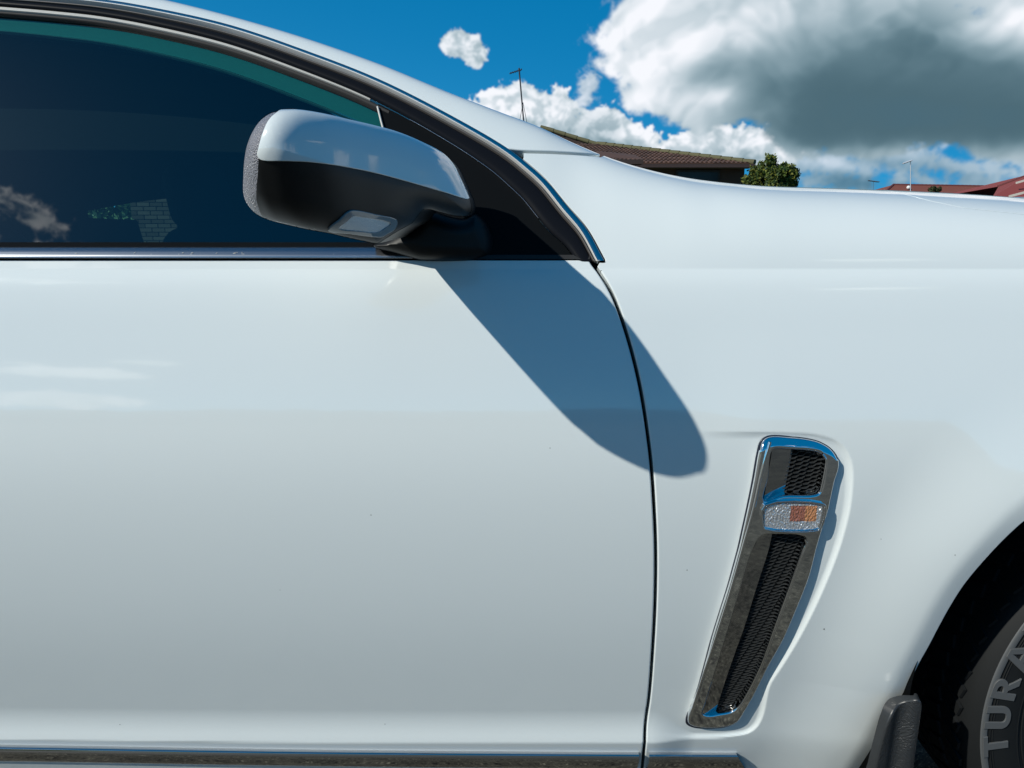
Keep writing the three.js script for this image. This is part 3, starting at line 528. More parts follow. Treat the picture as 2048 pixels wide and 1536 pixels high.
  bead([[1645, 908], [1652, 920], [1650, 940], [1641, 984]], 0.0013, H - 0.0002);
  bead([[1610, 1078], [1613, 1090], [1604, 1112], [1579, 1186], [1551, 1262], [1523, 1338], [1491, 1402], [1476, 1420]], 0.0013, H - 0.0002);
  mesh('vent_back', sheet({ us: steps(X0, X1, 0.006), vs: steps(Y0, Y1, 0.006), pos: (x, y) => V(x, y, Sv(x, y) - 0.013), f: (x, y) => inVent(x, y) - 0.006 }), M.void, vent);
  // repeater lamp
  const lamp = part('side_indicator', vent);
  const lp = [[1531, 1012], [1645, 1009], [1651, 1015], [1641, 1058], [1634, 1063], [1531, 1060], [1526, 1054]];
  const lxy = smooth(vpxy(lp, H + 0.004), 4, true), inL = inside(lxy); const L = { x0: Math.min(...lxy.map(p => p[0])), x1: Math.max(...lxy.map(p => p[0])), y0: Math.min(...lxy.map(p => p[1])), y1: Math.max(...lxy.map(p => p[1])) };
  const cells = (fr, m0, m1, name, mat) => mesh(name, sheet({ us: steps(L.x0, L.x1, 0.0005), vs: steps(L.y0, L.y1, 0.0005), pos: (x, y) => V(x, y, Sv(x, y) + H + 0.0012 + 0.0009 * perlin.noise(x * 560, y * 330, 3.3) + 0.0006 * perlin.noise(x * 1000, y * 450, 8.3)), f: (x, y) => Math.min(inL(x, y) - 0.003, fr(x, y)) }), mat, lamp);
  const sx = mix(L.x0, L.x1, 0.48);
  const s0 = mix(L.x0, L.x1, 0.46), s1 = mix(L.x0, L.x1, 0.88), yA = mix(L.y0, L.y1, 0.34), yB = mix(L.y0, L.y1, 0.84);
  const inBox = (x, y, a, b, c, d) => Math.min(x - a, b - x, y - c, d - y);
  cells((x, y) => -inBox(x, y, s0, s1, yA, yB), 0, 0, 'reflector', M.reflector);
  cells((x, y) => inBox(x, y, s0, mix(s0, s1, 0.55), yA, yB), 0, 0, 'amber_bulb', M.amberDark);
  cells((x, y) => inBox(x, y, mix(s0, s1, 0.55), s1, yA, yB), 0, 0, 'amber_bulb', M.amber);
  mesh('lens', sheet({ us: steps(L.x0 - 0.001, L.x1 + 0.001, 0.0012), vs: steps(L.y0 - 0.001, L.y1 + 0.001, 0.0012), pos: (x, y) => V(x, y, Sv(x, y) + H + 0.0048), nrm: vn, f: (x, y) => inL(x, y) - 0.002, r: 0.002, depth: 0.002 }), M.lens, lamp);
  mesh('lens_rim', sheet({ us: steps(L.x0 - 0.003, L.x1 + 0.003, 0.001), vs: steps(L.y0 - 0.003, L.y1 + 0.003, 0.001), pos: (x, y) => V(x, y, Sv(x, y) + H + 0.0040), nrm: vn, f: (x, y) => Math.min(inL(x, y) + 0.0016, 0.0012 - inL(x, y)) - 0.0008, r: 0.0008, depth: 0.005 }), M.chrome, lamp);
}
// ------------------------------------------------------------------ wing mirror
{
  const mirror = part('wing_mirror', car);
  // plan of the swept front: z against x; the shell rounds off towards its outline
  const plan = curve([[-0.262, 0.218], [-0.235, 0.238], [-0.212, 0.247], [-0.19, 0.244], [-0.165, 0.224], [-0.13, 0.177], [-0.09, 0.12], [-0.05, 0.068], [-0.02, 0.04]].map(([a, b]) => [a * (0.88 - (b - 0.02) * 1.2) / (0.9 - b), 0.02 + (b - 0.02) * 1.2]));
  const RE = 0.026;
  const outPx = [[606, 223], [654, 231], [701, 242], [745, 252], [787, 263], [820, 275], [851, 289], [873, 300], [892, 313], [908, 332], [920, 355], [932, 380], [942, 403], [944, 418], [940, 428], [930, 433], [907, 431.5], [880, 425], [856, 419], [846, 420], [838, 427], [829, 438], [820, 447], [787, 465], [760, 481], [744, 490], [718, 486], [679, 478], [640, 469], [605, 463], [572, 456], [545, 450], [520, 443], [503, 436], [490, 427], [481, 414], [476, 398], [476, 382], [482, 353], [490, 320], [499, 290], [508, 267], [520, 247], [532, 235], [545, 227], [562, 223], [582, 222]];
  const lift = (px, py, h) => { let z = 0.15; for (let k = 0; k < 40; k++) { const q = at(px, py, z); z = mix(z, plan(q.x) + h, 0.6); } return at(px, py, z); };
  const out3 = outPx.map(([a, b]) => lift(a, b, -RE)), outXY = smooth(out3.map(q => [q.x, q.y]), 4, true), inO = inside(outXY);
  // lower edge, above which the shell is chamfered towards the road
  const lowLine = curve([[520, 443], [572, 456], [640, 469], [744, 490], [820, 500], [945, 520]].map(([a, b]) => { const q = lift(a, b, -RE); return [q.x, q.y]; }).sort((a, b) => a[0] - b[0]));
  const shell = (x, y) => { const d = clamp(inO(x, y), 0, RE), e = RE - d, k = y - lowLine(x), ch = Math.max(0, 0.062 - k); return plan(x) - RE + Math.sqrt(Math.max(0, RE * RE - e * e)) - 0.75 * ch * ch / (ch + 0.02); };
  const sp = (x, y) => V(x, y, shell(x, y));
  const sn = (x, y) => { const e = 0.0006; const a = (shell(x + e, y) - shell(x - e, y)) / (2 * e), b = (shell(x, y + e) - shell(x, y - e)) / (2 * e); return V(-a, -b, 1).normalize(); };
  const onShell = (px, py) => { let z0 = 0.36; const g = z => { const q = at(px, py, z); return z - (inO(q.x, q.y) > 0 ? shell(q.x, q.y) : -1); }; for (let z = 0.36; z > -0.05; z -= 0.002) { if (g(z) < 0) { let lo = z, hi = z0; for (let k = 0; k < 24; k++) { const m = (lo + hi) / 2; g(m) < 0 ? lo = m : hi = m; } const q = at(px, py, lo); return [q.x, q.y]; } z0 = z; } const q = lift(px, py, -RE); return [q.x, q.y]; };
  const xs = outXY.map(p => p[0]), ys = outXY.map(p => p[1]), us = steps(Math.min(...xs) - 0.001, Math.max(...xs) + 0.001, 0.0013), vs = steps(Math.min(...ys) - 0.001, Math.max(...ys) + 0.001, 0.0013);
  const capPx = [[527, 321], [519, 317], [515, 309], [518, 295], [525, 270], [534, 248], [543, 235], [553, 227], [566, 221], [585, 216], [606, 213], [701, 230], [787, 250], [851, 276], [900, 300], [922, 330], [934, 362], [944, 392], [939, 399], [885, 384], [830, 368], [787, 356], [744, 345], [700, 336], [658, 329], [615, 324], [572, 322]];
  const capXY = capPx.map(([a, b]) => onShell(a, b)), inCap = inside(smooth(capXY, 4, true));
  const rimPx = [[470, 200], [560, 200], [556, 225], [543, 236], [534, 248], [525, 270], [518, 295], [517, 318], [516, 345], [513, 375], [513, 400], [518, 418], [527, 435], [552, 447], [600, 459], [690, 478], [690, 500], [470, 500]];
  const inRim = inside(rimPx.map(([a, b]) => onShell(a, b)).map((p, i) => i === 0 ? [-0.3, 1.2] : i === rimPx.length - 1 ? [-0.3, 0.95] : i === 1 ? [p[0], 1.2] : i === rimPx.length - 2 ? [p[0], 0.95] : p));
  mesh('mirror_housing', sheet({ us, vs, pos: sp, nrm: sn, f: (x, y) => Math.min(inO(x, y) - 0.0002, -inCap(x, y) + 0.001, -inRim(x, y)) }), M.black, mirror);
  mesh('mirror_cap', sheet({ us, vs, pos: (x, y) => sp(x, y).addScaledVector(sn(x, y), 0.0012), nrm: sn, f: (x, y) => Math.min(inO(x, y) - 0.0004, inCap(x, y) - 0.0008), r: 0.0008, depth: 0.002 }), M.paint, mirror);
  mesh('mirror_rim', sheet({ us, vs, pos: sp, nrm: sn, f: (x, y) => Math.min(inO(x, y) - 0.0002, inRim(x, y), -inCap(x, y) + 0.001), uvScale: 24 }), M.grain, mirror);
  mesh('mirror_housing', sheet({ us, vs, pos: (x, y) => sp(x, y).addScaledVector(sn(x, y), -0.0035), nrm: sn, f: (x, y) => inO(x, y) - 0.0025 }), M.void, mirror);
  // walls from the outline to the back, and the glass that looks rearwards
  const back = (x, y) => { const a = 0.246 - (x + 0.238) / 0.344, b = -0.03, h = clamp(0.5 + 0.5 * (a - b) / 0.03); const p = Math.min(b + (a - b) * h + 0.03 * h * (1 - h), 0.235), q = shell(x, y) - 0.004, k = clamp(0.5 + 0.5 * (q - p) / 0.02); return q + (p - q) * k - 0.02 * k * (1 - k); };
  const wall = [], wi = []; outXY.forEach(([x, y], i) => { const z1 = shell(x, y) + 0.0045, z0 = back(x, y) - 0.001; wall.push(x, y, z1, x, y, z0); const a = 2 * i, b = 2 * ((i + 1) % outXY.length); wi.push(a, b, a + 1, b, b + 1, a + 1); });
  const wg = new THREE.BufferGeometry(); wg.setAttribute('position', new THREE.Float32BufferAttribute(wall, 3)); wg.setIndex(wi); wg.computeVertexNormals();
  mesh('mirror_rim', wg, M.black, mirror);
  mesh('mirror_glass', sheet({ us: steps(Math.min(...xs), -0.18, 0.002), vs, pos: (x, y) => V(x, y, 0.246 - (x + 0.238) / 0.344 - 0.003), f: (x, y) => Math.min(inO(x, y) - 0.006, shell(x, y) - 0.008 - (0.246 - (x + 0.238) / 0.344)) }), M.mirror, mirror);
  mesh('mirror_back', sheet({ us, vs: steps(vs[0], vs[vs.length - 1], 0.004), pos: (x, y) => V(x, y, back(x, y)), f: (x, y) => inO(x, y) + 0.0004 }), M.black, mirror);
  // light under the housing
  const lampG = part('approach_lamp', mirror);
  const lpx = [[655, 458], [676, 439], [697, 421], [712, 420], [750, 428], [790, 437], [794, 444], [788, 458], [775, 466], [762, 473], [740, 472], [698, 466], [660, 462]], ipx = [[673, 455], [690, 440], [704, 429], [720, 430], [779, 442], [781, 448], [768, 458], [752, 466], [715, 463], [680, 459]];
  const lXY = smooth(lpx.map(p => onShell(...p)), 3, true), iXY = smooth(ipx.map(p => onShell(...p)), 3, true), inL = inside(lXY), inI = inside(iXY), lx = lXY.map(p => p[0]), ly = lXY.map(p => p[1]);
  const lus = steps(Math.min(...lx) - 0.001, Math.max(...lx) + 0.001, 0.0007), lvs = steps(Math.min(...ly) - 0.001, Math.max(...ly) + 0.001, 0.0007);
  mesh('lens_rim', sheet({ us: lus, vs: lvs, pos: (x, y) => sp(x, y).addScaledVector(sn(x, y), 0.0016), nrm: sn, f: (x, y) => Math.min(inL(x, y), 0.0012 - inI(x, y)) - 0.0006, r: 0.0007, depth: 0.002 }), M.lensRim, lampG);
  mesh('lens', sheet({ us: lus, vs: lvs, pos: (x, y) => sp(x, y).addScaledVector(sn(x, y), 0.0008 + 0.0002 * Math.sin(x * 2600) * Math.sin(y * 2600)), f: (x, y) => inI(x, y) + 0.0004 }), M.frost, lampG);
  // foot between door and housing
  const fPlan = curve([[-0.2, -0.026], [-0.15, -0.026], [-0.1, -0.028], [-0.06, -0.038], [-0.03, -0.052], [0.0, -0.07]]), FR = 0.02;
  const fl = (px, py) => { let z = 0.02; for (let k = 0; k < 40; k++) { const q = at(px, py, z); z = mix(z, fPlan(q.x) - FR, 0.6); } return at(px, py, z); };
  const footPx = [[747, 492], [768, 480], [790, 468], [822, 450], [832, 441], [842, 430], [858, 422], [906, 435], [932, 437], [950, 428], [968, 440], [985, 470], [990, 500], [980, 519], [900, 522], [845, 520], [834, 518], [800, 508]];
  const fXY = smooth(footPx.map(p => fl(...p)).map(q => [q.x, q.y]), 4, true), inFt = inside(fXY);
  const fz = (x, y) => { const e = FR - clamp(inFt(x, y), 0, FR); return fPlan(x) - FR + Math.sqrt(Math.max(0, FR * FR - e * e)); };
  const fxs = fXY.map(p => p[0]), fys = fXY.map(p => p[1]);
  mesh('mirror_foot', sheet({ us: steps(Math.min(...fxs), Math.max(...fxs), 0.0015), vs: steps(Math.min(...fys), Math.max(...fys), 0.0015), pos: (x, y) => V(x, y, fz(x, y)), f: (x, y) => inFt(x, y) - 0.0003 }), M.black, mirror);
  const fw2 = [], fi = []; fXY.forEach(([x, y], i) => { const z1 = fz(x, y) + 0.004; fw2.push(x, y, z1, x, y, -0.09); const a = 2 * i, b = 2 * ((i + 1) % fXY.length); fi.push(a, b, a + 1, b, b + 1, a + 1); });
  const fg2 = new THREE.BufferGeometry(); fg2.setAttribute('position', new THREE.Float32BufferAttribute(fw2, 3)); fg2.setIndex(fi); fg2.computeVertexNormals(); mesh('mirror_foot', fg2, M.black, mirror);
}

// ------------------------------------------------------------------ wheel, liner, flap
{
  const wheel = part('wheel', car); wheel.position.set(AX + 0.008, AY, -0.07); wheel.scale.set(1.03, 1.03, 1);
  const prof = [[0.235, -0.03], [0.245, 0.0], [0.262, 0.009], [0.285, 0.0105], [0.303, 0.008], [0.3045, 0.0095], [0.311, 0.0095], [0.3125, 0.007], [0.321, 0.0], [0.328, -0.012], [0.332, -0.03], [0.334, -0.06], [0.334, -0.19], [0.326, -0.215], [0.29, -0.235], [0.235, -0.22]];
  const g = new THREE.LatheGeometry(prof.map(p => new THREE.Vector2(p[0], p[1])), 160); g.rotateX(Math.PI / 2);
  const tyre = mesh('tyre', g, M.tyre, wheel);
  const blocks = [];
  for (let i = 0; i < 72; i++) for (let j = 0; j < 4; j++) { const b = new THREE.BoxGeometry(0.0045, 0.0195 * (j ? 1 : 0.9), 0.038); b.rotateX((j % 2 ? 0.35 : -0.35)); b.translate(0.3355 - (j === 0 ? 0.003 : 0), 0, -0.03 - j * 0.045); b.rotateZ((i + (j % 2) * 0.5) * Math.PI * 2 / 72); blocks.push(b); }
  const tb = mesh('tread', mergeGeometries(blocks), M.tyre, tyre); tb.userData = { kind: 'stuff' };
  mesh('sidewall_ridge', (() => { const q = new THREE.LatheGeometry([[0.303, 0.0085], [0.3045, 0.0102], [0.311, 0.0102], [0.3125, 0.0075]].map(p => new THREE.Vector2(p[0], p[1])), 160); q.rotateX(Math.PI / 2); return q; })(), M.tyreRaised, tyre);
  for (const [r, w] of [[0.252, 0.0016], [0.2605, 0.001], [0.296, 0.001], [0.2995, 0.001]]) { const q = new THREE.TorusGeometry(r, w, 6, 160); q.translate(0, 0, 0.0045 + (r > 0.29 ? 0.0045 : r > 0.258 ? 0.0035 : 0)); mesh('sidewall_rib', q, M.tyre, tyre); }
  const sh = [];
  for (let i = 0; i < 60; i++) { const a = i * Math.PI * 2 / 60, s = new THREE.Shape([[0.313, -0.0125], [0.3215, -0.011], [0.3215, 0.004], [0.313, 0.0105]].map(p => new THREE.Vector2(...p))); const b = new THREE.ExtrudeGeometry(s, { depth: 0.003, bevelEnabled: false }); b.rotateY(0.75); b.translate(0.0, 0, 0.0); const m = new THREE.Matrix4().makeRotationZ(a); b.translate(0.087, 0, 0.221); b.applyMatrix4(m); sh.push(b); }
  const font = await new FontLoader().loadAsync('fonts/droid/droid_sans_bold.typeface.json');
  const word = 'TURANZA', r0 = 0.2755; let ang = Math.PI + 0.232;
  const letters = part('lettering', tyre);
  for (const ch of word) {
    const t = new TextGeometry(ch, { font, size: 0.030, depth: 0.0022, curveSegments: 6, bevelEnabled: true, bevelSize: 0.0003, bevelThickness: 0.0004, bevelSegments: 1 }); t.computeBoundingBox();
    const w = t.boundingBox.max.x - t.boundingBox.min.x; t.translate(-t.boundingBox.min.x - w / 2, 0, 0); t.scale(1.55, 1.16, 1);
    const step = (w * 1.55 + 0.0085) / r0; ang -= step / 2;
    t.rotateZ(ang - Math.PI / 2); t.translate(Math.cos(ang) * r0, Math.sin(ang) * r0, 0.0098); mesh('letter', t, M.tyreRaised, letters); ang -= step / 2;
  }
  // alloy rim
  const rp = [[0.236, -0.01], [0.232, 0.004], [0.226, 0.002], [0.222, -0.03], [0.218, -0.12], [0.205, -0.2]];
  const rg = new THREE.LatheGeometry(rp.map(p => new THREE.Vector2(...p)), 96); rg.rotateX(Math.PI / 2); const spokes = [rg.toNonIndexed()];
  for (let i = 0; i < 10; i++) { const b = new RoundedBoxGeometry(0.19, 0.03, 0.02, 2, 0.006); b.translate(0.125, 0, -0.018); b.rotateZ(i * Math.PI / 5); spokes.push(b.index ? b.toNonIndexed() : b); }
  const hub = new THREE.CylinderGeometry(0.06, 0.065, 0.03, 32); hub.rotateX(Math.PI / 2); hub.translate(0, 0, -0.015); spokes.push(hub.toNonIndexed());
  mesh('rim', mergeGeometries(spokes), M.alloy, wheel);
  // liner
  const lin = sheet({ us: range(0, arch.length - 1, arch.length - 1), vs: range(0, 1, 4), pos: (u, v) => { const i = clamp(Math.round(u), 0, arch.length - 1), p = arch[i]; return V(AX + (p[0] - AX) * 1.012, p[1] + 0.004, mix(-0.012, -0.42, v)); }, nrm: () => V(0, -1, 0) });
  mesh('wheel_liner', lin, M.void, car);
  const back = new THREE.PlaneGeometry(1.1, 1.0); back.translate(AX, 0.5, -0.42); mesh('wheel_liner', back, M.void, car);
  // mud flap
  const fp = [[1812, 1407], [1788, 1422], [1774, 1442], [1762, 1476], [1746, 1536], [1732, 1600], [1820, 1600], [1827, 1536], [1833, 1487], [1841, 1424], [1842, 1410], [1838, 1399], [1831, 1396]].map(([a, b]) => { const q = at(a, b, 0.012); return [q.x, q.y]; });
  const fps = smooth(fp, 3, true), inF = inside(fps), fx = fps.map(p => p[0]), fy = fps.map(p => p[1]);
  const mid = curve([[1560, 1808], [1480, 1820], [1400, 1834]].map(([py, px]) => { const q = at(px, py, 0.012); return [q.y, q.x]; }));
  const zc = curve([[-0.045, 0.017], [-0.03, 0.0135], [-0.0175, 0.0075], [-0.012, 0.0085], [-0.004, 0.0145], [0.003, 0.0165], [0.012, 0.0135], [0.02, 0.008]]);
  const zF = (x, y) => zc(x - mid(y));
  mesh('mud_flap', sheet({ us: steps(Math.min(...fx), Math.max(...fx), 0.0014), vs: steps(Math.min(...fy), Math.max(...fy), 0.003), pos: (x, y) => V(x, y, zF(x, y)), f: (x, y) => inF(x, y) - 0.003, r: 0.003, depth: 0.012, uvScale: 14 }), M.flap, car);
}
// scuffs on the strip under the glass
seed = 321;
for (let i = 0; i < 18; i++) { const px = 120 + rnd() * 420 + (i % 7 === 0 ? 200 : 0), py = 503 + rnd() * 9, q = onBody(px, py), g = new THREE.SphereGeometry(0.0006 + 0.0007 * rnd(), 8, 5); g.scale(1.2 + 1.6 * rnd(), 0.35, 0.3); g.rotateZ(rnd() - 0.3); g.translate(q.x, q.y, S(q.x, beltY + 0.004) - 0.42 * (q.y - beltY - 0.004) + 0.0044); mesh('scuff', g, M.pale, car); }
// small chips and specks in the paint
for (const [px, py, r] of [[1648, 1258, 0.0011], [1374, 1140, 0.0008], [742, 1030, 0.0007], [1910, 1110, 0.0007], [1762, 1078, 0.0006], [240, 1449, 0.0007], [770, 1448, 0.0007], [1100, 896, 0.0006], [560, 1180, 0.0005]]) { const q = onBody(px, py), n = nS(q.x, q.y), g = new THREE.SphereGeometry(r, 8, 5); g.scale(1, 0.8, 0.25); g.applyQuaternion(new THREE.Quaternion().setFromUnitVectors(V(0, 0, 1), n)); g.translate(q.x + n.x * 0.0002, q.y + n.y * 0.0002, q.z + n.z * 0.0002); mesh('stone_chip', g, M.rubber, car); }
// ------------------------------------------------------------------ cabin, far side, roof, windscreen
{
  const mirrorZ = z => -1.78 - z;
  // roof and windscreen from this side's ridge to the other's
  const across = (x0, x1, drop) => sheet({ us: steps(x0, x1, 0.03), vs: range(0, 1, 16), pos: (x, w) => { const t = TOP(x), z = S(x, t - 1e-5) - 0.022; return V(x, t - 0.0045 - drop + 0.0 * w, mix(z, mirrorZ(z), w)); } });
  mesh('roof', across(-2.4, -0.42, 0.0), M.paint, car);
  mesh('windscreen', across(-0.42, 0.2, 0.004), M.shield, car);
  const lining = sheet({ us: steps(-1.7, -0.42, 0.06), vs: range(0, 1, 6), pos: (x, w) => { const t = TOP(x), z = S(x, t - 1e-5) - 0.03; return V(x, t - 0.05 - 0.03 * sstep(0.2, 0, Math.min(w, 1 - w)), mix(z, mirrorZ(z), w)); } });
  mesh('roof_lining', lining, M.trimDark, car);
  const cowl = sheet({ us: steps(0.2, 0.43, 0.02), vs: range(0, 1, 6), pos: (x, w) => { const t = TOP(x), z = S(x, t - 1e-5) - 0.03; return V(x, t - 0.03, mix(z, mirrorZ(z), w)); } });
  mesh('cowl', cowl, M.black, car);
  // door card inside
  mesh('door_card', sheet({ us: steps(-1.25, 0.1, 0.05), vs: steps(0.3, beltY - 0.004, 0.05), pos: (x, y) => V(x, y, -0.14), nrm: () => V(0, 0, -1) }), M.trimDark, car);
  mesh('dashboard', (() => { const g = new RoundedBoxGeometry(0.5, 0.34, 1.4, 4, 0.07); g.translate(0.22, 0.83, -0.89); return g; })(), M.trimDark, car);
  const floor = new THREE.BoxGeometry(2.0, 0.06, 1.5); floor.translate(-0.75, 0.28, -0.89); mesh('cabin_floor', floor, M.trimDark, car);
  // far side: lower body and pillars round its windows
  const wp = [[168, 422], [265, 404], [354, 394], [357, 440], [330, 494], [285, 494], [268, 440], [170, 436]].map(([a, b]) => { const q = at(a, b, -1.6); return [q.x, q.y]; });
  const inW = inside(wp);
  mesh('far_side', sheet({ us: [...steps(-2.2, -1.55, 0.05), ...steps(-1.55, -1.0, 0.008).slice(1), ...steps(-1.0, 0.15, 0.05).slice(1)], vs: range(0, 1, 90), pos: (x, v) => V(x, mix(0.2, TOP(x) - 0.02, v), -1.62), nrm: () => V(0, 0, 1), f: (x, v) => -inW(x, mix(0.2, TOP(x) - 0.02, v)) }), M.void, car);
  const seat = (x, z) => { const s = part('seat', car); s.position.set(x, -0.05, z);
    const b = new RoundedBoxGeometry(0.16, 0.66, 0.5, 4, 0.06); b.rotateZ(0.22); b.translate(-0.22, 0.72, 0); mesh('backrest', b, M.seat, s);
    const c = new RoundedBoxGeometry(0.5, 0.16, 0.5, 4, 0.06); c.translate(0.05, 0.45, 0); mesh('seat_cushion', c, M.seat, s);
    const h = new RoundedBoxGeometry(0.1, 0.17, 0.27, 5, 0.045); h.rotateZ(0.15); h.translate(-0.33, 1.115, 0); mesh('headrest', h, M.seat, s); };
  seat(-0.82, -0.52); seat(-0.53, -1.24);
  const st = new THREE.TorusGeometry(0.185, 0.014, 12, 40); st.rotateY(Math.PI / 2); st.rotateZ(-0.4); st.translate(-0.12, 0.93, -0.52); mesh('steering_wheel', st, M.seat, car);
}

// ------------------------------------------------------------------ tiled house beyond the wing
const faceGeo = (pts, tris) => { const g = new THREE.BufferGeometry(); g.setAttribute('position', new THREE.Float32BufferAttribute(tris.flatMap(t => t.flatMap(i => [pts[i].x, pts[i].y, pts[i].z])), 3)); g.computeVertexNormals(); return g; };
{
  const h = thing('brown_house', 'low brick house with brown tiled hip roof behind the bonnet', 'house');
  const c = at(1508, 327, -25.2), e = c.y;                    // right eave corner
  const dlt = 4.9, b = V(c.x - dlt, at(1195, 289, -25.2 - dlt).y, c.z - dlt); b.x = at(1195, 289, b.z).x;
  const eaveL = V(-4.5, e, c.z);
  const roof = part('roof', h);
  const up = b.clone().sub(V(b.x, e, c.z));                    // climb of the front slope per unit
  const slopeL = up.length(), ud = up.clone().normalize(), nd = V(0, ud.z * -1, ud.y).normalize(); const nrm = V(0, -ud.z, ud.y);
  // boarding under the tiles
  mesh('roof_deck', faceGeo([eaveL.clone().add(V(0, -0.03, 0)), c.clone().add(V(0, -0.03, 0)), b.clone().add(V(0, -0.03, 0)), V(-4.5, b.y - 0.03, b.z), V(c.x, e - 0.03, c.z - 12), V(b.x, b.y - 0.03, c.z - 12)], [[0, 1, 2], [0, 2, 3], [1, 4, 5], [1, 5, 2]]), P({ color: rgb(0.10, 0.06, 0.045), roughness: 0.9, side: THREE.DoubleSide }), roof);
  // tiles
  const tw = 0.30, tl = 0.34, variants = [];
  const tg = (() => { const g = new THREE.PlaneGeometry(tw, tl + 0.05, 12, 2), p = g.attributes.position; for (let i = 0; i < p.count; i++) { const x = p.getX(i), y = p.getY(i), u = (x / tw + 0.5); p.setZ(i, 0.028 * Math.abs(Math.sin(u * Math.PI * 2)) + 0.028 * (0.5 - (y / (tl + 0.05)))); } g.computeVertexNormals(); const lip = new THREE.BoxGeometry(tw * 0.98, 0.012, 0.03); lip.translate(0, -(tl + 0.05) / 2 + 0.006, 0.016); return mergeGeometries([g, lip]); })();
  for (let k = 0; k < 4; k++) { const v = 0.7 + 0.16 * k; variants.push(P({ color: rgb(0.105 * v, 0.055 * v, 0.038 * v), roughness: 0.75, side: THREE.DoubleSide })); }
  seed = 99;
  const basis = new THREE.Matrix4().makeBasis(V(1, 0, 0), ud, nrm.z > 0 ? nrm : nrm.clone().negate());
  const rowsN = Math.floor(slopeL / tl); let count = 0;
  for (let r = 0; r <= rowsN; r++) { const s = (r + 0.5) * tl, right = c.x - (s / slopeL) * (c.x - b.x);
    for (let x = right - tw / 2; x > 1.3; x -= tw) { if (count++ > 330) break; const t = mesh('roof_tile', tg, variants[Math.floor(rnd() * 4)], roof); t.matrix.copy(basis); t.matrix.decompose(t.position, t.quaternion, t.scale); t.position.copy(V(x, e, c.z)).addScaledVector(ud, s); t.position.y += (rnd() - 0.5) * 0.008; } }
  // hip caps
  const capM = P({ color: rgb(0.09, 0.085, 0.04), roughness: 0.85 });
  const caps = (p, q, n) => { const d = q.clone().sub(p), l = d.length() / n; for (let i = 0; i < n; i++) { const g = new THREE.CylinderGeometry(0.075, 0.095, l * 1.12, 8, 1, false); const m = mesh('ridge_cap', g, capM, roof); m.position.copy(p).addScaledVector(d, (i + 0.5) / n); m.quaternion.setFromUnitVectors(V(0, 1, 0), d.clone().normalize()); } };
  caps(c.clone().add(V(0, 0.04, 0)), b.clone().add(V(0, 0.04, 0)), 16);
  // upper roof behind, its end in shade
  const a2 = at(1083, 254, b.z - 1.0), b2 = at(1200, 290, b.z - 0.2), dn = 2.2;
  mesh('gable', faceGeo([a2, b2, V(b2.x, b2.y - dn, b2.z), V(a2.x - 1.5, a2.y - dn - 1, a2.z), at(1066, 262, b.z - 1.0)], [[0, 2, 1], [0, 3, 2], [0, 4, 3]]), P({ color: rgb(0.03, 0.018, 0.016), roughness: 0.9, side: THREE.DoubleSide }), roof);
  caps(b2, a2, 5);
  // porch roof in front, gutter, soffit, walls
  const pA = at(1196, 302, -24.2), pB = at(1268, 309, -24.2), pC = at(1287, 318, -23.4), pD = at(1180, 314, -23.4);
  mesh('porch_roof', faceGeo([pA, pB, pC, pD], [[0, 2, 1], [0, 3, 2]]), variants[1], roof);
  mesh('porch_fascia', (() => { const g = new THREE.BoxGeometry(pC.x - pD.x + 0.4, 0.14, 0.7); g.translate((pC.x + pD.x) / 2 - 0.2, pC.y - 0.08, pC.z - 0.35); return g; })(), P({ color: rgb(0.035, 0.022, 0.02), roughness: 0.8 }), roof);
  const gut = new THREE.BoxGeometry(c.x - eaveL.x, 0.11, 0.1); gut.translate((c.x + eaveL.x) / 2, e - 0.075, c.z + 0.06); mesh('gutter', gut, P({ color: rgb(0.05, 0.03, 0.025), roughness: 0.5 }), roof);
  const sof = new THREE.BoxGeometry(c.x - eaveL.x - 0.05, 0.02, 0.62); sof.translate((c.x + eaveL.x) / 2, e - 0.13, c.z - 0.31); mesh('soffit', sof, P({ color: rgb(0.12, 0.10, 0.08), roughness: 0.9 }), roof);
  const wall = new THREE.BoxGeometry(c.x - 0.12 - eaveL.x, e - 0.12, 9); wall.translate((c.x - 0.12 + eaveL.x) / 2, (e - 0.12) / 2, c.z - 0.6 - 4.5); mesh('wall', wall, P({ color: rgb(0.09, 0.05, 0.034), roughness: 0.95 }), h);
  const win = part('window', h); const wx = at(1395, 352, c.z - 0.58).x;
  const wf = new THREE.BoxGeometry(1.5, 1.2, 0.08); wf.translate(wx, e - 0.78, c.z - 0.58); mesh('window_frame', wf, P({ color: rgb(0.04, 0.027, 0.02), roughness: 0.6 }), win);
  const wp = new THREE.BoxGeometry(1.36, 1.06, 0.02); wp.translate(wx, e - 0.78, c.z - 0.535); mesh('pane', wp, P({ color: rgb(0.02, 0.02, 0.02), roughness: 0.35 }), win);
}
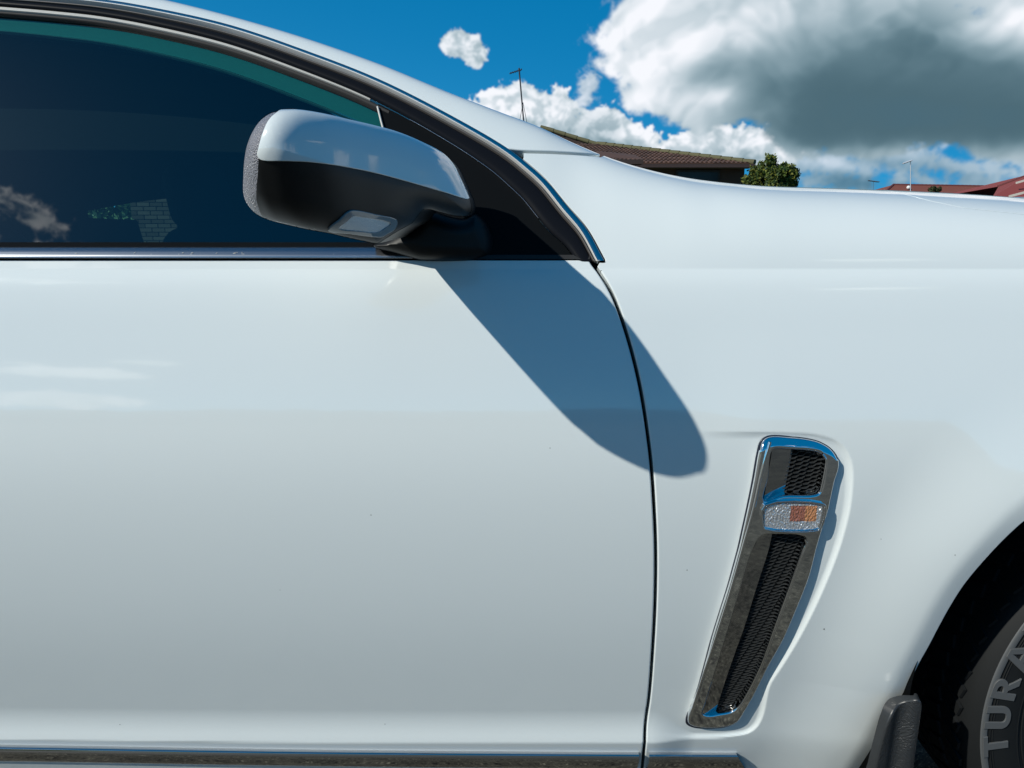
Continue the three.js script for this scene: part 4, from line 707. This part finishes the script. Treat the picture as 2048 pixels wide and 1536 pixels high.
// ------------------------------------------------------------------ what shows through the cabin: a brick pier and a hedge
{
  const z = -13, l = at(266, 440, z).x, r = at(356, 440, z).x, pier = thing('brick_pier', 'plain brick pier seen dimly through the car windows', 'pier', [0, 0, 0]);
  const core = new THREE.BoxGeometry(r - l - 0.03, 1.93, 0.3); core.translate((l + r) / 2, 0.96 + GY, z - 0.17); const wallG = mesh('mortar', core, P({ color: rgb(0.13, 0.12, 0.11), roughness: 0.95 }), pier);
  const bl = (r - l) / 3.5, bh = 0.075, bm = [0.8, 1, 1.2, 1.4].map(v => P({ color: rgb(0.11 * v, 0.085 * v, 0.07 * v), roughness: 0.9 })); seed = 12;
  const bg = new RoundedBoxGeometry(bl - 0.012, bh - 0.011, 0.1, 1, 0.004), bg2 = new RoundedBoxGeometry(bl / 2 - 0.012, bh - 0.011, 0.1, 1, 0.004);
  for (let k = 0; k * bh < 1.9; k++) for (let i = 0; i < 4; i++) { const half = k % 2 ? i === 0 : i === 3, w = half ? bl / 2 : bl, x0 = k % 2 ? (i === 0 ? 0 : bl / 2 + (i - 1) * bl) : i * bl; const b = mesh('brick', half ? bg2 : bg, bm[Math.floor(rnd() * 4)], pier); b.position.set(l + x0 + w / 2, GY + (k + 0.5) * bh, z + (rnd() - 0.5) * 0.006); }
  const edge = new THREE.BoxGeometry(0.06, 1.95, 0.2); edge.translate(r + 0.035, 0.975 + GY, z - 0.1); mesh('corner_post', edge, P({ color: rgb(0.6, 0.62, 0.62), roughness: 0.6 }), pier);
}
// ------------------------------------------------------------------ aerials
function aerial(label, foot, top, r, arms, color, guys) {
  const a = thing('tv_aerial', label, 'aerial', [foot.x, foot.y, foot.z]); const m = P({ color, roughness: 0.5, metalness: 0.4 });
  const rod = (p, q, rr) => { const g = new THREE.CylinderGeometry(rr, rr, p.distanceTo(q), 6); g.applyQuaternion(new THREE.Quaternion().setFromUnitVectors(V(0, 1, 0), q.clone().sub(p).normalize())); g.translate((p.x + q.x) / 2 - foot.x, (p.y + q.y) / 2 - foot.y, (p.z + q.z) / 2 - foot.z); return g; };
  mesh('mast', rod(foot, top, r), m, a);
  arms.forEach(([p, q, rr]) => { mesh('boom', rod(p, q, rr), m, a); const d = q.clone().sub(p); const el = []; for (let i = 0; i < 7; i++) { const c = p.clone().addScaledVector(d, (i + 0.5) / 7), s = 0.14 + 0.012 * i; el.push(rod(c.clone().add(V(-0.02, -0.02, -s)), c.clone().add(V(0.02, 0.02, s)), rr * 0.5)); } mesh('element', mergeGeometries(el), m, a).userData = { kind: 'stuff' }; });
  (guys || []).forEach(([p, q]) => mesh('guy_wire', rod(p, q, r * 0.35), m, a));
}
{
  const z = -33, P0 = at(1049, 262, z), P1 = at(1038, 136, z);
  aerial('tall thin dark television aerial mast with guy wires beside brown tiled roof', P0, P1, 0.035, [[at(1019, 147, z), at(1044, 139, z), 0.022]], rgb(0.05, 0.05, 0.055), [[at(1046, 205, z), at(1037, 256, z)], [at(1046, 205, z), at(1057, 262, z)]]);
  const z2 = -60, Q0 = at(1821, 384, z2), Q1 = at(1821, 321, z2);
  aerial('slim pale television aerial standing above the long red roof', Q0, Q1, 0.035, [[at(1806, 327, z2), at(1823, 321, z2), 0.07]], rgb(0.6, 0.62, 0.66));
  const z3 = -62, R0 = at(1747, 390, z3), R1 = at(1747, 363, z3);
  aerial('small dark flat aerial just clear of the bonnet edge', R0, R1, 0.012, [[at(1736, 361, z3), at(1758, 364, z3), 0.045]], rgb(0.12, 0.16, 0.2));
}
// ------------------------------------------------------------------ tree beside the brown house
function leafyTree(name, label, base, height, crown, leaves, size, cols, group) {
  const t = thing(name, label, 'tree', [base.x, base.y, base.z], group);
  const tr = new THREE.CylinderGeometry(0.05, 0.12, height, 10, 4); tr.translate(0, height / 2, 0); const limbs = [tr];
  for (let i = 0; i < 7; i++) { const a = i * 2.4, l = crown.r * 0.8, q = new THREE.CylinderGeometry(0.015, 0.04, l, 6); q.translate(0, l / 2, 0); q.rotateZ(0.7); q.rotateY(a); q.translate(0, height * (0.7 + 0.04 * i), 0); limbs.push(q); }
  mesh('trunk', mergeGeometries(limbs), P({ color: rgb(0.07, 0.05, 0.035), roughness: 0.95 }), t);
  const clumps = []; for (let i = 0; i < crown.n; i++) { const a = rnd() * 6.283, u = Math.pow(rnd(), 0.5), v = rnd() * 2 - 1, w = Math.sqrt(1 - v * v); clumps.push(V(Math.cos(a) * w * crown.r * u, height + crown.y + v * crown.h * u, Math.sin(a) * w * crown.r * u)); }
  const pos = [], nor = [], col = [];
  for (let i = 0; i < leaves; i++) { const c = clumps[Math.floor(rnd() * clumps.length)], s = crown.c; const o = V(rnd() + rnd() - 1, rnd() + rnd() - 1, rnd() + rnd() - 1).multiplyScalar(s).add(c); const d = V(rnd() - 0.5, rnd() - 0.3, rnd() - 0.5).normalize(), e = V(rnd() - 0.5, rnd() - 0.5, rnd() - 0.5).cross(d).normalize(), L = size * (0.6 + 0.8 * rnd()); const a = o.clone().addScaledVector(d, -L), b = o.clone().addScaledVector(e, L * 0.5), q = o.clone().addScaledVector(d, L), f = o.clone().addScaledVector(e, -L * 0.5), n = d.clone().cross(e).normalize(); const k = cols[Math.floor(rnd() * cols.length)], v = 0.8 + 0.4 * rnd(); for (const p of [a, b, q, a, q, f]) { pos.push(p.x, p.y, p.z); col.push(k[0] * v, k[1] * v, k[2] * v); } }
  const g = new THREE.BufferGeometry(); g.setAttribute('position', new THREE.Float32BufferAttribute(pos, 3)); g.computeVertexNormals(); g.setAttribute('color', new THREE.Float32BufferAttribute(col, 3));
  mesh('crown', g, P({ color: rgb(1, 1, 1), vertexColors: true, roughness: 0.7, side: THREE.DoubleSide, transmission: 0.0 }), t);
}
seed = 31;
{
  const z = -23.5, c = at(1545, 338, z), ytop = at(1545, 293, z).y, rr = (at(1597, 340, z).x - at(1492, 340, z).x) / 2;
  leafyTree('leafy_tree', 'small bushy green tree at the right end of the brown house', V(c.x, 0, z), c.y - 0.3, { r: rr * 0.92, h: (ytop - c.y) * 1.2, y: -0.12, n: 78, c: 0.18 }, 15000, 0.055, [[0.07, 0.10, 0.006], [0.04, 0.075, 0.008], [0.02, 0.042, 0.008], [0.12, 0.13, 0.012]]);
}
{
  seed = 55; const z = -16, c = at(215, 430, z);
  const t = thing('hedge', 'bright green hedge left of the brick pier, seen through the cabin', 'hedge', [c.x, GY, z]);
  const st = []; for (let i = 0; i < 9; i++) { const q = new THREE.CylinderGeometry(0.02, 0.03, 1.2, 6); q.translate(-1.2 + i * 0.3, 0.6, 0); st.push(q); } mesh('stems', mergeGeometries(st), P({ color: rgb(0.06, 0.045, 0.03), roughness: 0.95 }), t);
  const pos = []; for (let i = 0; i < 3600; i++) { const o = V((rnd() - 0.5) * 3, 0.15 + rnd() * 1.25, (rnd() - 0.5) * 0.7), d = V(rnd() - 0.5, rnd() - 0.2, rnd() - 0.5).normalize(), e = V(rnd() - 0.5, rnd() - 0.5, rnd() - 0.5).cross(d).normalize(), L = 0.06 + 0.05 * rnd(), a = o.clone().addScaledVector(d, -L), b = o.clone().addScaledVector(e, L * 0.5), q = o.clone().addScaledVector(d, L), f = o.clone().addScaledVector(e, -L * 0.5); for (const p of [a, b, q, a, q, f]) pos.push(p.x, p.y, p.z); }
  const g = new THREE.BufferGeometry(); g.setAttribute('position', new THREE.Float32BufferAttribute(pos, 3)); g.computeVertexNormals(); mesh('foliage', g, P({ color: rgb(0.2, 0.3, 0.14), roughness: 0.5, side: THREE.DoubleSide }), t);
}
// ------------------------------------------------------------------ red roofed houses far off
{
  const red = P({ color: rgb(0.22, 0.045, 0.04), roughness: 0.8, side: THREE.DoubleSide }), red2 = P({ color: rgb(0.19, 0.055, 0.035), roughness: 0.8, side: THREE.DoubleSide }), wallM = P({ color: rgb(0.32, 0.2, 0.16), roughness: 0.9 }), trim = P({ color: rgb(0.65, 0.58, 0.5), roughness: 0.6 }), cap = P({ color: rgb(0.12, 0.03, 0.03), roughness: 0.8 });
  const capsOn = (parent, p, q, n, r) => { const d = q.clone().sub(p), l = d.length() / n; for (let i = 0; i < n; i++) { const g = new THREE.CylinderGeometry(r, r * 1.2, l * 1.1, 6); const m = mesh('ridge_cap', g, cap, parent); m.position.copy(p).addScaledVector(d, (i + 0.5) / n); m.quaternion.setFromUnitVectors(V(0, 1, 0), d.clone().normalize()); } };
  const z = -66;
  const r0 = at(1787, 369.5, z - 4), r1 = at(1995, 373, z - 4), e0 = at(1758, 384, z), e1 = at(2030, 396, z);
  e0.y = e1.y = Math.min(e0.y, e1.y);
  const h1 = thing('red_house', 'long low house with dull red hip roof past the bonnet', 'house');
  const rf = mesh('roof', faceGeo([e0, e1, r1, r0, V(e0.x, e0.y, z - 8), V(e1.x, e1.y, z - 8)], [[0, 1, 2], [0, 2, 3], [0, 3, 4], [1, 5, 2], [3, 2, 5], [3, 5, 4]]), red2, h1);
  capsOn(rf, r0, r1, 26, 0.1); capsOn(rf, e0, r0, 8, 0.1);
  const vt = new THREE.SphereGeometry(0.17, 12, 8); const vp = at(1817, 375, z - 2.5); vt.translate(vp.x, vp.y, vp.z); mesh('roof_vent', vt, P({ color: rgb(0.7, 0.7, 0.68), roughness: 0.4 }), rf);
  const w1 = new THREE.BoxGeometry(e1.x - e0.x - 1.4, e0.y, 6.4); w1.translate((e0.x + e1.x) / 2, e0.y / 2 - 0.02, z - 4); mesh('wall', w1, wallM, h1);
  const z2 = -58, h2 = thing('red_house', 'red roofed house with cream gable trim, farthest from the mirror', 'house');
  const g0 = at(1997, 373, z2 - 3), g1 = at(2062, 348, z2 - 3), b0 = at(1985, 394, z2), b1 = at(2120, 396, z2); b1.y = b0.y;
  const rf2 = mesh('roof', faceGeo([b0, b1, V(b1.x, g1.y, z2 - 3), g1, g0, V(b1.x, b0.y, z2 - 9), V(b0.x, b0.y, z2 - 9)], [[0, 1, 2], [0, 2, 3], [0, 3, 4], [3, 2, 5], [3, 5, 6], [4, 3, 6]]), red, h2);
  capsOn(rf2, g0, g1, 7, 0.1);
  const fa = at(2018, 393, z2 + 0.4), fb = at(2056, 383, z2 + 0.4); const bg = new THREE.BoxGeometry(fa.distanceTo(fb), 0.16, 0.08); bg.rotateZ(Math.atan2(fb.y - fa.y, fb.x - fa.x)); bg.translate((fa.x + fb.x) / 2, (fa.y + fb.y) / 2, z2 + 0.4); mesh('gable_trim', bg, trim, rf2);
  const fc = at(2032, 366, z2 - 0.6), fd = at(2056, 359, z2 - 0.6); const bh = new THREE.BoxGeometry(fc.distanceTo(fd), 0.14, 0.08); bh.rotateZ(Math.atan2(fd.y - fc.y, fd.x - fc.x)); bh.translate((fc.x + fd.x) / 2, (fc.y + fd.y) / 2, z2 - 0.6); mesh('gable_trim', bh, trim, rf2);
  const w2 = new THREE.BoxGeometry(b1.x - b0.x - 1, b0.y, 7); w2.translate((b0.x + b1.x) / 2 + 0.3, b0.y / 2 - 0.02, z2 - 4.5); mesh('wall', w2, wallM, h2);
  seed = 77; const tz = -55, tc = at(1872, 372, tz);
  leafyTree('shrub', 'small dark shrub standing before the long red roof', V(tc.x, 0, tz), tc.y - 0.35, { r: 0.36, h: 0.3, y: 0.1, n: 12, c: 0.13 }, 900, 0.07, [[0.05, 0.06, 0.012], [0.03, 0.04, 0.012]]);
}
renderer.render(scene, camera);
